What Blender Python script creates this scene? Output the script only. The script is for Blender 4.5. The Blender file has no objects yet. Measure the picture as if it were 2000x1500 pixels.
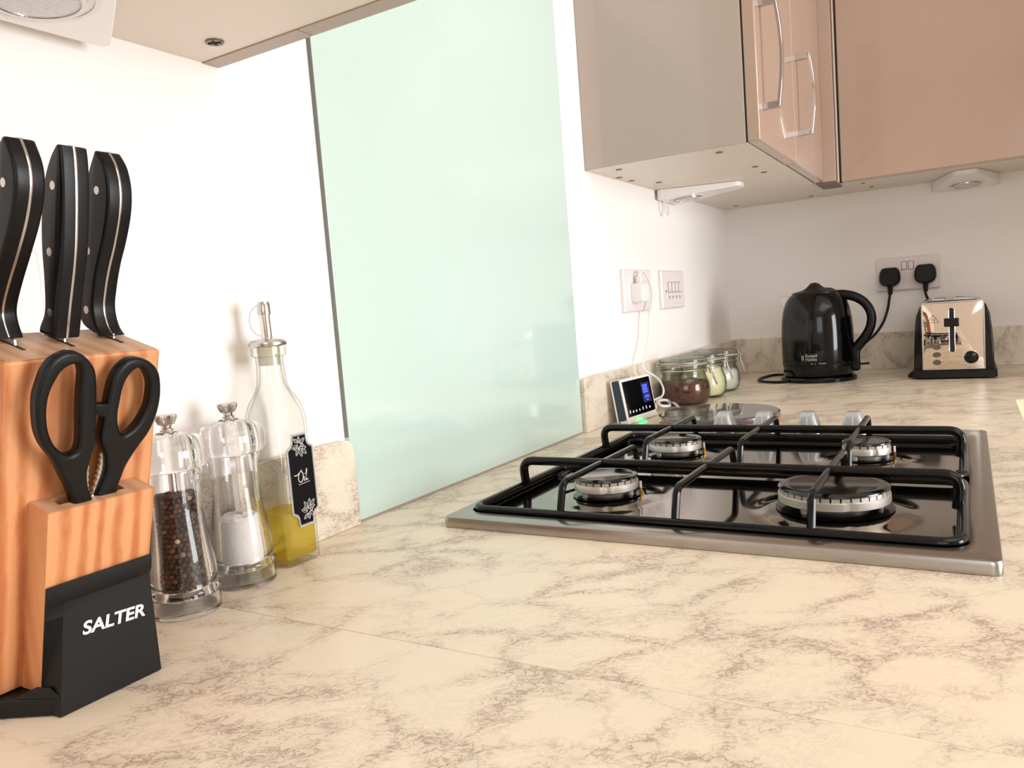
import bpy, bmesh, math, random
from mathutils import Matrix, Vector, noise
random.seed(7)
PI = math.pi
C = bpy.context.scene.collection
SC = bpy.context.scene
WT = 0.9            # height of the worktop; all z below are given above it

# ------------------------------------------------------------------ camera
cam = bpy.data.cameras.new('camera'); cam_o = bpy.data.objects.new('camera', cam); C.objects.link(cam_o)
R_ = Vector((0.50426, -0.86012, -0.076917)); U_ = Vector((0.115952, -0.020825, 0.993036)); F_ = Vector((0.855732, 0.509667, -0.089232))
m = Matrix((R_, U_, -F_)).transposed().to_4x4(); m.translation = (0, 0, WT + .22)
cam_o.matrix_world = m
cam.sensor_width = 36; cam.lens = 1510.85 / 2000 * 36; cam.clip_start = .01
SC.camera = cam_o
# ------------------------------------------------------------------ world, light, exposure
w = bpy.data.worlds.new('world'); SC.world = w; w.use_nodes = True
w.node_tree.nodes['Background'].inputs[0].default_value = (.80, .90, 1.0, 1); w.node_tree.nodes['Background'].inputs[1].default_value = 1.0
SC.view_settings.view_transform = 'Standard'; SC.view_settings.look = 'None'; SC.view_settings.exposure = 0.25
SC.view_settings.gamma = 1; SC.view_settings.use_curve_mapping = False
SC.cycles.max_bounces = 14; SC.cycles.transmission_bounces = 12; SC.cycles.transparent_max_bounces = 16
SC.cycles.glossy_bounces = 6; SC.cycles.diffuse_bounces = 5

def area(name, loc, aim, sx, sy, power, col):
    l = bpy.data.lights.new(name, 'AREA'); l.shape = 'RECTANGLE'; l.size = sx; l.size_y = sy; l.energy = power; l.color = col
    o = bpy.data.objects.new(name, l); C.objects.link(o); o.location = loc
    o.rotation_euler = (Vector(aim) - Vector(loc)).to_track_quat('-Z', 'Y').to_euler()
    return o
# daylight through the garden door opposite the worktop, and the ceiling light of the room
area('garden_door_daylight', (1.0, -2.36, WT + .22), (1.0, 0, WT + .16), 1.0, 1.35, 54, (.96, .975, 1))
area('window_daylight', (-1.56, -.9, WT + .7), (0, -.5, WT + .35), 1.1, .9, 7, (.93, .96, 1))
area('ceiling_light', (.2, -1.1, WT + 1.47), (.2, -1.1, 0), 1.5, 1.2, 9, (1, .90, .80))  # unseen warm ceiling lamp, fills light on the worktop

# ------------------------------------------------------------------ materials
def srgb(r, g, b):
    f = lambda c: (c / 255 / 12.92) if c / 255 <= .04045 else ((c / 255 + .055) / 1.055) ** 2.4
    return (f(r), f(g), f(b), 1)
def mat(name, col, rough=.5, metal=0, coat=0, trans=0, ior=1.5, emit=None, estr=0, spec=.5, aniso=0):
    m = bpy.data.materials.new(name); m.use_nodes = True
    p = m.node_tree.nodes['Principled BSDF']; I = p.inputs
    I['Base Color'].default_value = col; I['Roughness'].default_value = rough; I['Metallic'].default_value = metal
    I['Coat Weight'].default_value = coat; I['Coat Roughness'].default_value = .04
    I['Transmission Weight'].default_value = trans; I['IOR'].default_value = ior
    I['Specular IOR Level'].default_value = spec; I['Anisotropic'].default_value = aniso
    if emit: I['Emission Color'].default_value = emit; I['Emission Strength'].default_value = estr
    return m
def N(m, t, **kw):
    n = m.node_tree.nodes.new(t)
    for k, v in kw.items(): setattr(n, k, v)
    return n
def LK(m, a, b): m.node_tree.links.new(a, b)
def ramp(m, src, stops):
    r = N(m, 'ShaderNodeValToRGB'); e = r.color_ramp.elements
    while len(e) < len(stops): e.new(.5)
    for el, (p, c) in zip(e, stops): el.position = p; el.color = c if len(c) == 4 else (*c, 1)
    LK(m, src, r.inputs[0]); return r
def math_(m, op, a, b=None, c=None):
    n = N(m, 'ShaderNodeMath', operation=op)
    for i, v in enumerate((a, b, c)):
        if v is None: continue
        if isinstance(v, (int, float)): n.inputs[i].default_value = v
        else: LK(m, v, n.inputs[i])
    return n.outputs[0]
def mixc(m, fac, a, b):
    n = N(m, 'ShaderNodeMix', data_type='RGBA')
    for i, v in ((0, fac), (6, a), (7, b)):
        if isinstance(v, (int, float, tuple)): n.inputs[i].default_value = v
        else: LK(m, v, n.inputs[i])
    return n.outputs[2]
def objco(m, scale=(1, 1, 1), rot=(0, 0, 0), kind='Object'):
    tc = N(m, 'ShaderNodeTexCoord'); mp = N(m, 'ShaderNodeMapping')
    mp.inputs['Scale'].default_value = scale; mp.inputs['Rotation'].default_value = rot
    LK(m, tc.outputs[kind], mp.inputs['Vector']); return mp.outputs[0]
def bump(m, h, strength=.2, dist=.001):
    b = N(m, 'ShaderNodeBump'); b.inputs['Strength'].default_value = strength; b.inputs['Distance'].default_value = dist
    LK(m, h, b.inputs['Height']); LK(m, b.outputs[0], m.node_tree.nodes['Principled BSDF'].inputs['Normal'])
def pin(m, name): return m.node_tree.nodes['Principled BSDF'].inputs[name]

def marble(name, rot, k=1.0, base=(246, 226, 202), base2=(226, 222, 204)):
    m = mat(name, srgb(*base), .33, spec=.35)
    m0 = objco(m, (1, 1, 1), rot)
    # veins run one way: squeeze the coordinates across them
    mp = N(m, 'ShaderNodeMapping'); mp.inputs['Scale'].default_value = (.80, 1.22, 1.0); LK(m, m0, mp.inputs[0])
    co = mp.outputs[0]
    n1 = N(m, 'ShaderNodeTexNoise'); n1.inputs['Scale'].default_value = 16; n1.inputs['Detail'].default_value = 5; n1.inputs['Roughness'].default_value = .6; LK(m, co, n1.inputs['Vector'])
    vm = N(m, 'ShaderNodeVectorMath', operation='MULTIPLY_ADD'); LK(m, n1.outputs['Color'], vm.inputs[0]); vm.inputs[1].default_value = (.062, .062, .062); LK(m, co, vm.inputs[2])
    dco = vm.outputs[0]
    def vor(sc):
        v = N(m, 'ShaderNodeTexVoronoi', feature='DISTANCE_TO_EDGE'); v.inputs['Scale'].default_value = sc; LK(m, dco, v.inputs['Vector']); return v.outputs['Distance']
    d1 = vor(15 * k)
    patch = N(m, 'ShaderNodeTexNoise'); patch.inputs['Scale'].default_value = 13; patch.inputs['Detail'].default_value = 3; LK(m, co, patch.inputs['Vector'])
    pm = ramp(m, patch.outputs['Fac'], [(.38, (0, 0, 0)), (.60, (1, 1, 1))]).outputs[0]
    near = ramp(m, d1, [(.0, (1, 1, 1)), (.19, (0, 0, 0))]).outputs[0]
    line = ramp(m, d1, [(.0, (1, 1, 1)), (.022, (0, 0, 0))]).outputs[0]
    sq = N(m, 'ShaderNodeTexNoise'); sq.inputs['Scale'].default_value = 120; sq.inputs['Detail'].default_value = 5; sq.inputs['Roughness'].default_value = .68; sq.inputs['Distortion'].default_value = .6; LK(m, co, sq.inputs['Vector'])
    band = math_(m, 'ABSOLUTE', math_(m, 'SUBTRACT', sq.outputs['Fac'], .5))
    sqm = ramp(m, band, [(.010, (1, 1, 1)), (.040, (0, 0, 0))]).outputs[0]
    nearp = math_(m, 'ADD', math_(m, 'MULTIPLY', near, math_(m, 'ADD', math_(m, 'MULTIPLY', pm, .8), .2)), math_(m, 'MULTIPLY', pm, .22))
    a = math_(m, 'MULTIPLY', sqm, nearp)
    b = math_(m, 'MULTIPLY', line, math_(m, 'ADD', math_(m, 'MULTIPLY', sq.outputs['Fac'], .9), -.1))
    c = math_(m, 'MULTIPLY', math_(m, 'MULTIPLY', near, pm), .36)
    tot = math_(m, 'MINIMUM', math_(m, 'ADD', math_(m, 'ADD', math_(m, 'MULTIPLY', a, .95), math_(m, 'MULTIPLY', b, .62)), c), 1.0)
    big = N(m, 'ShaderNodeTexNoise'); big.inputs['Scale'].default_value = 6; big.inputs['Detail'].default_value = 2; LK(m, m0, big.inputs['Vector'])
    bc = mixc(m, big.outputs['Fac'], srgb(*base), srgb(*base2))
    LK(m, mixc(m, tot, bc, srgb(178, 157, 143)), pin(m, 'Base Color'))
    return m
M = {}
M['marble'] = marble('marble_laminate', (0, 0, math.radians(50)))
M['marble_x'] = marble('marble_upstand', (math.radians(90), 0, 0), base=(236, 221, 202))
M['marble_y'] = marble('marble_upstand_far', (0, math.radians(90), 0), base=(238, 226, 208))
M['paint'] = mat('white_wall_paint', srgb(246, 242, 238), .75)
nz = N(M['paint'], 'ShaderNodeTexNoise'); nz.inputs['Scale'].default_value = 260; LK(M['paint'], objco(M['paint']), nz.inputs[0]); bump(M['paint'], nz.outputs['Fac'], .12, .0006)
M['paint2'] = mat('pale_wall_paint', srgb(214, 205, 198), .8)
M['ceil'] = mat('ceiling_paint', srgb(236, 232, 226), .9)
M['floor'] = mat('pale_floor_vinyl', srgb(220, 210, 192), .45)
M['mint'] = mat('mint_back_painted_glass', srgb(203, 226, 219), .12, coat=1, spec=.6)
M['edge_shadow'] = mat('splashback_edge_shadow', srgb(120, 124, 118), .4)  # grey for the painted shadow line beside the splashback
M['gloss'] = mat('mink_gloss_lacquer', srgb(180, 154, 137), .16, coat=.8)
M['gloss_side'] = mat('mink_gloss_end_panel', srgb(180, 165, 155), .2, coat=.5)
M['carcass'] = mat('cream_melamine', srgb(226, 214, 202), .38)
M['edge'] = mat('cupboard_edge_strip', srgb(176, 158, 146), .4)
M['gap'] = mat('dark_gap_shadow', srgb(38, 26, 22), .7)  # near-black standing for shade in the door gaps
M['chrome'] = mat('polished_chrome', srgb(225, 222, 220), .07, 1)
M['satin'] = mat('satin_chrome', srgb(200, 197, 194), .22, 1)
M['screw'] = mat('zinc_screw', srgb(120, 112, 104), .35, 1)
def brushed():
    m = mat('brushed_stainless_steel', srgb(172, 166, 160), .24, 1, aniso=.4)
    n = N(m, 'ShaderNodeTexNoise'); n.inputs['Scale'].default_value = 90; n.inputs['Detail'].default_value = 3; LK(m, objco(m, (30, .6, 1)), n.inputs[0])
    r = N(m, 'ShaderNodeMapRange'); r.inputs[3].default_value = .2; r.inputs[4].default_value = .3; LK(m, n.outputs['Fac'], r.inputs[0]); LK(m, r.outputs[0], pin(m, 'Roughness')); return m
M['steel'] = brushed()
M['pan'] = mat('polished_hob_steel', srgb(150, 142, 132), .07, 1)
M['alu'] = mat('cast_aluminium', srgb(206, 200, 192), .48, .75)
n = N(M['alu'], 'ShaderNodeTexNoise'); n.inputs['Scale'].default_value = 700; LK(M['alu'], objco(M['alu']), n.inputs[0]); bump(M['alu'], n.outputs['Fac'], .12, .0001)
M['enamel'] = mat('black_enamel', srgb(6, 6, 6), .14, spec=.3)
M['cap'] = mat('black_enamel_cap', srgb(9, 9, 9), .16, coat=.25)
M['blackplastic'] = mat('black_soft_plastic', srgb(9, 9, 11), .38, spec=.28)
M['blackgloss'] = mat('black_gloss_plastic', srgb(5, 5, 6), .09, spec=.38)
M['blackmatt'] = mat('black_matt_plastic', srgb(14, 14, 15), .5, spec=.3)
n = N(M['blackmatt'], 'ShaderNodeTexNoise'); n.inputs['Scale'].default_value = 900; LK(M['blackmatt'], objco(M['blackmatt']), n.inputs[0]); bump(M['blackmatt'], n.outputs['Fac'], .35, .0003)
M['dark'] = mat('dark_recess', srgb(10, 9, 9), .6)
M['white'] = mat('white_plastic', srgb(236, 226, 226), .3)
M['whitegloss'] = mat('white_gloss_plastic', srgb(240, 238, 236), .2)
M['print'] = mat('white_print', srgb(236, 236, 236), .5)
M['greyprint'] = mat('grey_print', srgb(150, 145, 145), .5)
M['line'] = mat('gap_shadow_and_post_grey', srgb(120, 104, 98), .6)  # grey for shade in slots and round rockers; post cap's own grey
M['knobalu'] = mat('silver_painted_knob', srgb(188, 190, 192), .36, .55)
M['brass'] = mat('brass_pin', srgb(190, 140, 60), .3, 1)
M['slate'] = mat('slate_blue_fabric', srgb(52, 72, 84), .8)
M['screenblack'] = mat('black_screen_glass', srgb(5, 5, 10), .06, coat=.5)
M['cork'] = mat('cork', srgb(196, 128, 70), .8)
n = N(M['cork'], 'ShaderNodeTexNoise'); n.inputs['Scale'].default_value = 300; LK(M['cork'], objco(M['cork']), n.inputs[0])
LK(M['cork'], ramp(M['cork'], n.outputs['Fac'], [(.35, srgb(150, 88, 44)), (.65, srgb(214, 148, 88))]).outputs[0], pin(M['cork'], 'Base Color'))

def wood(name, ca, cb, axis='z', rough=.45):
    m = mat(name, srgb(*ca), rough)
    sc = {'z': (1, 1, .035), 'x': (.05, 1, 1)}[axis]
    co = objco(m, sc)
    n = N(m, 'ShaderNodeTexNoise'); n.inputs['Scale'].default_value = 150; n.inputs['Detail'].default_value = 4; n.inputs['Distortion'].default_value = .3; LK(m, co, n.inputs[0])
    w_ = N(m, 'ShaderNodeTexWave'); w_.bands_direction = 'X'; w_.inputs['Scale'].default_value = 26; w_.inputs['Distortion'].default_value = 5; w_.inputs['Detail'].default_value = 2; w_.inputs['Detail Scale'].default_value = .7; LK(m, co, w_.inputs[0])
    f = math_(m, 'ADD', math_(m, 'MULTIPLY', n.outputs['Fac'], .55), math_(m, 'MULTIPLY', w_.outputs['Fac'], .45))
    r = ramp(m, f, [(.25, srgb(*cb)), (.62, srgb(*ca))]); LK(m, r.outputs[0], pin(m, 'Base Color')); return m
M['wood'] = wood('beech_wood', (216, 152, 104), (184, 112, 66))
M['woodend'] = wood('beech_end_grain', (196, 156, 122), (178, 136, 102))

def thin_glass(name, tint=(1, 1, 1, 1), edge=(.62, .66, .62, 1), power=3.0, refl=1.0, body=None):
    m = bpy.data.materials.new(name); m.use_nodes = True; nt = m.node_tree; nt.nodes.clear()
    out = nt.nodes.new('ShaderNodeOutputMaterial'); tr = nt.nodes.new('ShaderNodeBsdfTransparent'); gl = nt.nodes.new('ShaderNodeBsdfGlossy'); gl.inputs['Roughness'].default_value = .02
    lw = nt.nodes.new('ShaderNodeLayerWeight'); lw.inputs['Blend'].default_value = .5
    pw = math_(m, 'POWER', lw.outputs['Facing'], power)
    c = mixc(m, pw, tint, edge); LK(m, c, tr.inputs[0])
    mx = nt.nodes.new('ShaderNodeMixShader'); LK(m, math_(m, 'ADD', math_(m, 'MULTIPLY', math_(m, 'POWER', lw.outputs['Facing'], 4.0), .55 * refl), .035), mx.inputs[0]); LK(m, tr.outputs[0], mx.inputs[1]); LK(m, gl.outputs[0], mx.inputs[2])
    sh = mx.outputs[0]
    if body:
        df = nt.nodes.new('ShaderNodeBsdfTranslucent'); df.inputs[0].default_value = body; d2 = nt.nodes.new('ShaderNodeBsdfDiffuse'); d2.inputs[0].default_value = body
        a = nt.nodes.new('ShaderNodeMixShader'); a.inputs[0].default_value = .5; LK(m, df.outputs[0], a.inputs[1]); LK(m, d2.outputs[0], a.inputs[2])
        b_ = nt.nodes.new('ShaderNodeMixShader'); b_.inputs[0].default_value = .38; LK(m, sh, b_.inputs[1]); LK(m, a.outputs[0], b_.inputs[2]); sh = b_.outputs[0]
    LK(m, sh, out.inputs[0]); return m
M['bottle'] = thin_glass('clear_bottle_glass', (.97, .975, .965, 1), (.42, .42, .38, 1), 3.2)
M['jarglass'] = thin_glass('clear_jar_glass', (.93, .95, .92, 1), (.34, .38, .33, 1), 2.6)
M['acrylic'] = mat('clear_acrylic', (1, 1, 1, 1), .01, trans=1, ior=1.46)
M['oil'] = thin_glass('olive_oil', (1.0, .935, .42, 1), (.92, .74, .18, 1), 2.4, .4, srgb(250, 222, 70))
M['smoke'] = mat('smoky_glass', srgb(150, 140, 145), .04, trans=.75, ior=1.45, coat=.5)
M['salt'] = mat('coarse_white_salt', srgb(255, 252, 250), .6)
M['coffee'] = mat('ground_coffee', srgb(92, 46, 30), .9)
n = N(M['coffee'], 'ShaderNodeTexNoise'); n.inputs['Scale'].default_value = 160; LK(M['coffee'], objco(M['coffee']), n.inputs[0]); LK(M['coffee'], ramp(M['coffee'], n.outputs['Fac'], [(.35, srgb(70, 34, 24)), (.7, srgb(122, 66, 44))]).outputs[0], pin(M['coffee'], 'Base Color'))
M['sugar'] = mat('cream_powder', srgb(252, 240, 205), .8)
M['flour'] = mat('white_powder_lumps', srgb(226, 222, 216), .8)
M['rubber'] = mat('pale_silicone', srgb(226, 222, 200), .4, trans=.6)
def pepper():
    m = mat('peppercorn_skin', srgb(60, 40, 32), .6)
    g = N(m, 'ShaderNodeNewGeometry'); r = ramp(m, g.outputs['Random Per Island'], [(0, srgb(28, 19, 17)), (.5, srgb(58, 39, 32)), (.85, srgb(90, 61, 48)), (.97, srgb(120, 86, 64)), (.995, srgb(222, 200, 160))]); LK(m, r.outputs[0], pin(m, 'Base Color'))
    n = N(m, 'ShaderNodeTexNoise'); n.inputs['Scale'].default_value = 900; LK(m, objco(m), n.inputs[0]); bump(m, n.outputs['Fac'], .6, .0006); return m
M['pepper'] = pepper()

# ------------------------------------------------------------------ mesh helpers
def NB(): return bmesh.new()
def obj(name, bm, material, parent=None, origin=None, bevel=0, seg=2, smooth=35, kind=None):
    """link a bmesh (world x, y and height above the worktop) as one object"""
    bmesh.ops.recalc_face_normals(bm, faces=bm.faces[:]) if bm.faces else None
    if parent is not None:
        o_ = Vector(parent['_o']); 
    else:
        o_ = Vector(origin if origin else (0, 0, 0))
    bmesh.ops.translate(bm, verts=bm.verts[:], vec=-o_)
    me = bpy.data.meshes.new(name); bm.to_mesh(me); bm.free()
    if smooth:
        me.polygons.foreach_set('use_smooth', [True] * len(me.polygons)); me.set_sharp_from_angle(angle=math.radians(smooth))
    me.materials.append(M[material] if isinstance(material, str) else material)
    o = bpy.data.objects.new(name, me); C.objects.link(o)
    if parent is not None: o.parent = parent
    else: o.location = o_ + Vector((0, 0, WT))
    o['_o'] = list(o_)
    if bevel:
        b = o.modifiers.new('bevel', 'BEVEL'); b.width = bevel; b.segments = seg; b.limit_method = 'ANGLE'; b.angle_limit = math.radians(40)
    if kind: o['kind'] = kind
    return o
def tag(o, label, cat, group=None, kind=None):
    o['label'] = label; o['category'] = cat
    if group: o['group'] = group
    if kind: o['kind'] = kind
    return o
def thing(name, origin, label, cat, group=None):
    o = bpy.data.objects.new(name, None); C.objects.link(o); o.location = Vector(origin) + Vector((0, 0, WT)); o.empty_display_size = .05
    o['_o'] = list(origin); return tag(o, label, cat, group)
def box(bm, x0, x1, y0, y1, z0, z1, M_=None):
    vs = [bm.verts.new((x, y, z)) for z in (z0, z1) for y in (y0, y1) for x in (x0, x1)]
    for f in ((0, 2, 3, 1), (4, 5, 7, 6), (0, 1, 5, 4), (2, 6, 7, 3), (0, 4, 6, 2), (1, 3, 7, 5)): bm.faces.new([vs[i] for i in f])
    if M_ is not None: bmesh.ops.transform(bm, matrix=M_, verts=vs)
    return bm
def hull8(bm, bot, top):
    """prism between two polygons with the same number of corners"""
    a = [bm.verts.new(p) for p in bot]; b = [bm.verts.new(p) for p in top]; n = len(a)
    bm.faces.new(a[::-1]); bm.faces.new(b)
    for i in range(n): bm.faces.new((a[i], a[(i + 1) % n], b[(i + 1) % n], b[i]))
    return bm
def prism(bm, pts, fr, d0, d1):
    """polygon pts (u,v) extruded from d0 to d1; fr maps (u,v,w) to space"""
    return hull8(bm, [fr(u, v, d0) for u, v in pts], [fr(u, v, d1) for u, v in pts])
def lathe(bm, prof, c, seg=48, closed=False, sx=1, sy=1):
    cx, cy, cz = c; rings = []
    for r, z in prof:
        if r < 1e-6: rings.append([bm.verts.new((cx, cy, cz + z))])
        else: rings.append([bm.verts.new((cx + sx * r * math.cos(2 * PI * i / seg), cy + sy * r * math.sin(2 * PI * i / seg), cz + z)) for i in range(seg)])
    prs = list(zip(rings, rings[1:])) + ([(rings[-1], rings[0])] if closed else [])
    for a, b in prs:
        for i in range(seg):
            j = (i + 1) % seg
            if len(a) == 1 and len(b) == 1: continue
            if len(a) == 1: bm.faces.new((a[0], b[i], b[j]))
            elif len(b) == 1: bm.faces.new((a[i], a[j], b[0]))
            else: bm.faces.new((a[i], a[j], b[j], b[i]))
    return bm
def spline(pts, n=8, closed=False):
    P = [Vector(p) for p in pts]; out = []; N_ = len(P)
    for i in range(N_ if closed else N_ - 1):
        g = lambda k: P[k % N_] if closed else P[max(0, min(N_ - 1, k))]
        p0, p1, p2, p3 = g(i - 1), g(i), g(i + 1), g(i + 2)
        for k in range(n):
            t = k / n
            out.append(.5 * ((2 * p1) + (p2 - p0) * t + (2 * p0 - 5 * p1 + 4 * p2 - p3) * t * t + (3 * p1 - p0 - 3 * p2 + p3) * t ** 3))
    if not closed: out.append(P[-1].copy())
    return out
def fillet(pts, r, n=6, closed=False):
    """polyline with rounded corners"""
    P = [Vector(p) for p in pts]; out = []; L = len(P)
    for i in range(L):
        if not closed and i in (0, L - 1): out.append(P[i]); continue
        p, a, b = P[i], P[i - 1], P[(i + 1) % L]
        da, db = (a - p), (b - p); rr = min(r, da.length * .49, db.length * .49)
        s, e = p + da.normalized() * rr, p + db.normalized() * rr
        for k in range(n + 1):
            t = k / n; out.append((1 - t) ** 2 * s + 2 * t * (1 - t) * p + t * t * e)
    return out
def tube(bm, pts, r, seg=10, closed=False, flat=1.0):
    P = [Vector(p) for p in pts]; n = len(P); rad = r if callable(r) else (lambda t: r)
    T = []
    for i in range(n):
        a = P[i - 1] if (i > 0 or closed) else P[i]; b = P[(i + 1) % n] if (i < n - 1 or closed) else P[i]
        T.append((b - a).normalized())
    up = Vector((0, 0, 1)) if abs(T[0].z) < .9 else Vector((1, 0, 0))
    nrm = (up - T[0] * up.dot(T[0])).normalized(); rings = []
    for i in range(n):
        if i: nrm = (nrm - T[i] * nrm.dot(T[i])).normalized()
        bi = T[i].cross(nrm); rr = rad(i / max(1, n - 1))
        rings.append([bm.verts.new(P[i] + rr * (math.cos(2 * PI * k / seg) * nrm + flat * math.sin(2 * PI * k / seg) * bi)) for k in range(seg)])
    for i in range(n if closed else n - 1):
        a, b = rings[i], rings[(i + 1) % n]
        off = 0
        if closed and i == n - 1:
            off = min(range(seg), key=lambda o_: (a[0].co - b[o_].co).length)
        for k in range(seg): bm.faces.new((a[k], a[(k + 1) % seg], b[(k + 1 + off) % seg], b[(k + off) % seg]))
    if not closed: bm.faces.new(rings[0][::-1]); bm.faces.new(rings[-1])
    return bm
def rrect(w_, h_, r, n=5, cx=0, cy=0):
    out = []
    for sx, sy, a0 in ((1, 1, 0), (-1, 1, 90), (-1, -1, 180), (1, -1, 270)):
        for k in range(n + 1):
            a = math.radians(a0 + 90 * k / n); out.append((cx + sx * (w_ / 2 - r) + r * math.cos(a), cy + sy * (h_ / 2 - r) + r * math.sin(a)))
    return out
def loft(bm, rings, cap=True):
    R = [[bm.verts.new(p) for p in r] for r in rings]; n = len(R[0])
    for a, b in zip(R, R[1:]):
        for i in range(n): bm.faces.new((a[i], a[(i + 1) % n], b[(i + 1) % n], b[i]))
    if cap: bm.faces.new(R[0][::-1]); bm.faces.new(R[-1])
    return bm
def frame(o, u, v):
    o, u, v = Vector(o), Vector(u).normalized(), Vector(v).normalized(); w_ = u.cross(v)
    return lambda a, b, c: o + u * a + v * b + w_ * c
def loops_solid(loops, fr, half, bev, res=3):
    """closed outlines (first one outer, others holes) filled, extruded and rounded"""
    cu = bpy.data.curves.new('tmp', 'CURVE'); cu.dimensions = '2D'; cu.fill_mode = 'BOTH'; cu.extrude = max(0, half - bev); cu.bevel_depth = bev; cu.bevel_resolution = res; cu.offset = -bev
    for lp in loops:
        s = cu.splines.new('POLY'); s.points.add(len(lp) - 1); s.use_cyclic_u = True
        for p, (x, y) in zip(s.points, lp): p.co = (x, y, 0, 1)
    return curve_bm(cu, fr)
def curve_bm(cu, fr):
    o = bpy.data.objects.new('tmp', cu); C.objects.link(o); bpy.context.view_layer.update()
    me = bpy.data.meshes.new_from_object(o.evaluated_get(bpy.context.evaluated_depsgraph_get()))
    bm = NB(); bm.from_mesh(me)
    for v in bm.verts: v.co = fr(*v.co)
    C.objects.unlink(o); bpy.data.objects.remove(o); bpy.data.curves.remove(cu); bpy.data.meshes.remove(me)
    bmesh.ops.remove_doubles(bm, verts=bm.verts[:], dist=1e-6)
    return bm
def text_bm(s, size, fr, depth=.0002, offset=0, shear=0, sx=1, align='CENTER', spacing=1.0):
    cu = bpy.data.curves.new('tmp', 'FONT'); cu.body = s; cu.size = size; cu.extrude = depth; cu.offset = offset; cu.shear = shear; cu.align_x = align; cu.align_y = 'CENTER'; cu.space_character = spacing
    g = lambda a, b, c: fr(a * sx, b, c)
    return curve_bm(cu, g)
def copy_tree(root, loc, label, group=None):
    r = root.copy(); C.objects.link(r); r.location = loc; r['label'] = label
    if group: r['group'] = group
    for ch in list(root.children):
        c = ch.copy(); C.objects.link(c); c.parent = r
        for g in list(ch.children):
            d = g.copy(); C.objects.link(d); d.parent = c
    return r
def struct(name, bm, m, **k):
    o = obj(name, bm, m, **k); o['kind'] = 'structure'; return o
V = Vector

# ------------------------------------------------------------------ room shell
WY = .602; WX = 2.288; CEIL = 1.5; FL = -.9; BY = -2.45; BX = -1.7
struct('wall_left', box(NB(), BX - .1, WX + .1, WY, WY + .1, FL, CEIL), 'paint')
struct('wall_far', box(NB(), WX, WX + .1, BY, WY, FL, CEIL), 'paint')
b = NB()      # wall opposite, with the garden door opening
box(b, BX, .5, BY - .1, BY, FL, CEIL); box(b, 1.5, WX, BY - .1, BY, FL, CEIL); box(b, .5, 1.5, BY - .1, BY, 1.15, CEIL)
struct('wall_right', b, 'paint2')
b = NB()      # wall behind, with a window opening
box(b, BX - .1, BX, BY, WY, FL, .2); box(b, BX - .1, BX, BY, WY, 1.2, CEIL); box(b, BX - .1, BX, -.3, WY, .2, 1.2); box(b, BX - .1, BX, BY, -1.5, .2, 1.2)
struct('wall_back', b, 'paint2')
struct('floor', box(NB(), BX, WX, BY, WY, FL - .05, FL), 'floor')
struct('ceiling', box(NB(), BX, WX, BY, WY, CEIL, CEIL + .05), 'ceil')
b = NB()
for x0, x1, z0, z1 in ((.5, .56, FL, 1.15), (1.44, 1.5, FL, 1.15), (.97, 1.03, FL, 1.15), (.56, 1.44, 1.09, 1.15)): box(b, x0, x1, BY - .08, BY - .02, z0, z1)
struct('door_1', b, 'whitegloss', bevel=.004)
b = NB()
for y0, y1, z0, z1 in ((-1.5, -1.44, .2, 1.2), (-.36, -.3, .2, 1.2), (-.93, -.87, .2, 1.2), (-1.44, -.36, 1.14, 1.2), (-1.44, -.36, .2, .26)): box(b, BX - .08, BX - .02, y0, y1, z0, z1)
struct('window_1', b, 'whitegloss', bevel=.004)

# ------------------------------------------------------------------ worktops, base units, upstands, splashback
SEAM = .4025; WE = -.069
o = obj('worktop', box(NB(), -.75, SEAM - .00025, WE, WY, -.038, 0), 'marble', origin=(0, .2, -.038), bevel=.0004)
tag(o, 'near length of beige marble laminate worktop, under the knife block', 'worktop')
b = NB(); hull8(b, [(SEAM + .00025, WE, -.038), (1.635, WE, -.038), (1.635, -1.75, -.038), (WX, -1.75, -.038), (WX, WY, -.038), (SEAM + .00025, WY, -.038)],
      [(SEAM + .00025, WE, 0), (1.635, WE, 0), (1.635, -1.75, 0), (WX, -1.75, 0), (WX, WY, 0), (SEAM + .00025, WY, 0)])
o = obj('worktop', b, 'marble', origin=(.9, .2, -.038), bevel=.0004)
tag(o, 'long L-shaped beige marble laminate worktop carrying the gas hob', 'worktop')
def base_unit(x0, x1, lab):
    t = thing('base_cupboard', ((x0 + x1) / 2, .25, FL), lab, 'cupboard')
    obj('body', box(NB(), x0, x1, -.02, WY - .01, FL + .15, -.0385), 'carcass', t)
    d = obj('door', box(NB(), x0 + .002, x1 - .002, -.042, -.022, FL + .155, -.045), 'gloss', t, bevel=.002)
    obj('plinth', box(NB(), x0, x1, .03, .05, FL, FL + .15), 'gloss_side', t)
for i, x0 in enumerate((-.75, -.15, .45, 1.05)):
    base_unit(x0 + .001, x0 + .599 if i < 3 else 1.63, ('mink gloss base cupboard at the near end of the worktop', 'mink gloss base cupboard below the knife block', 'mink gloss base cupboard below the front of the hob', 'mink gloss base cupboard below the hob knobs')[i])
t = thing('base_cupboard', (1.96, -.9, FL), 'mink gloss base cupboard under the far leg of the worktop', 'cupboard')
obj('body', box(NB(), 1.68, WX - .01, -1.74, -.03, FL + .15, -.0385), 'carcass', t)
obj('door', box(NB(), 1.657, 1.678, -1.74, -.09, FL + .155, -.045), 'gloss', t, bevel=.002)
obj('plinth', box(NB(), 1.72, 1.74, -1.74, -.03, FL, FL + .15), 'gloss_side', t)
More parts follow.
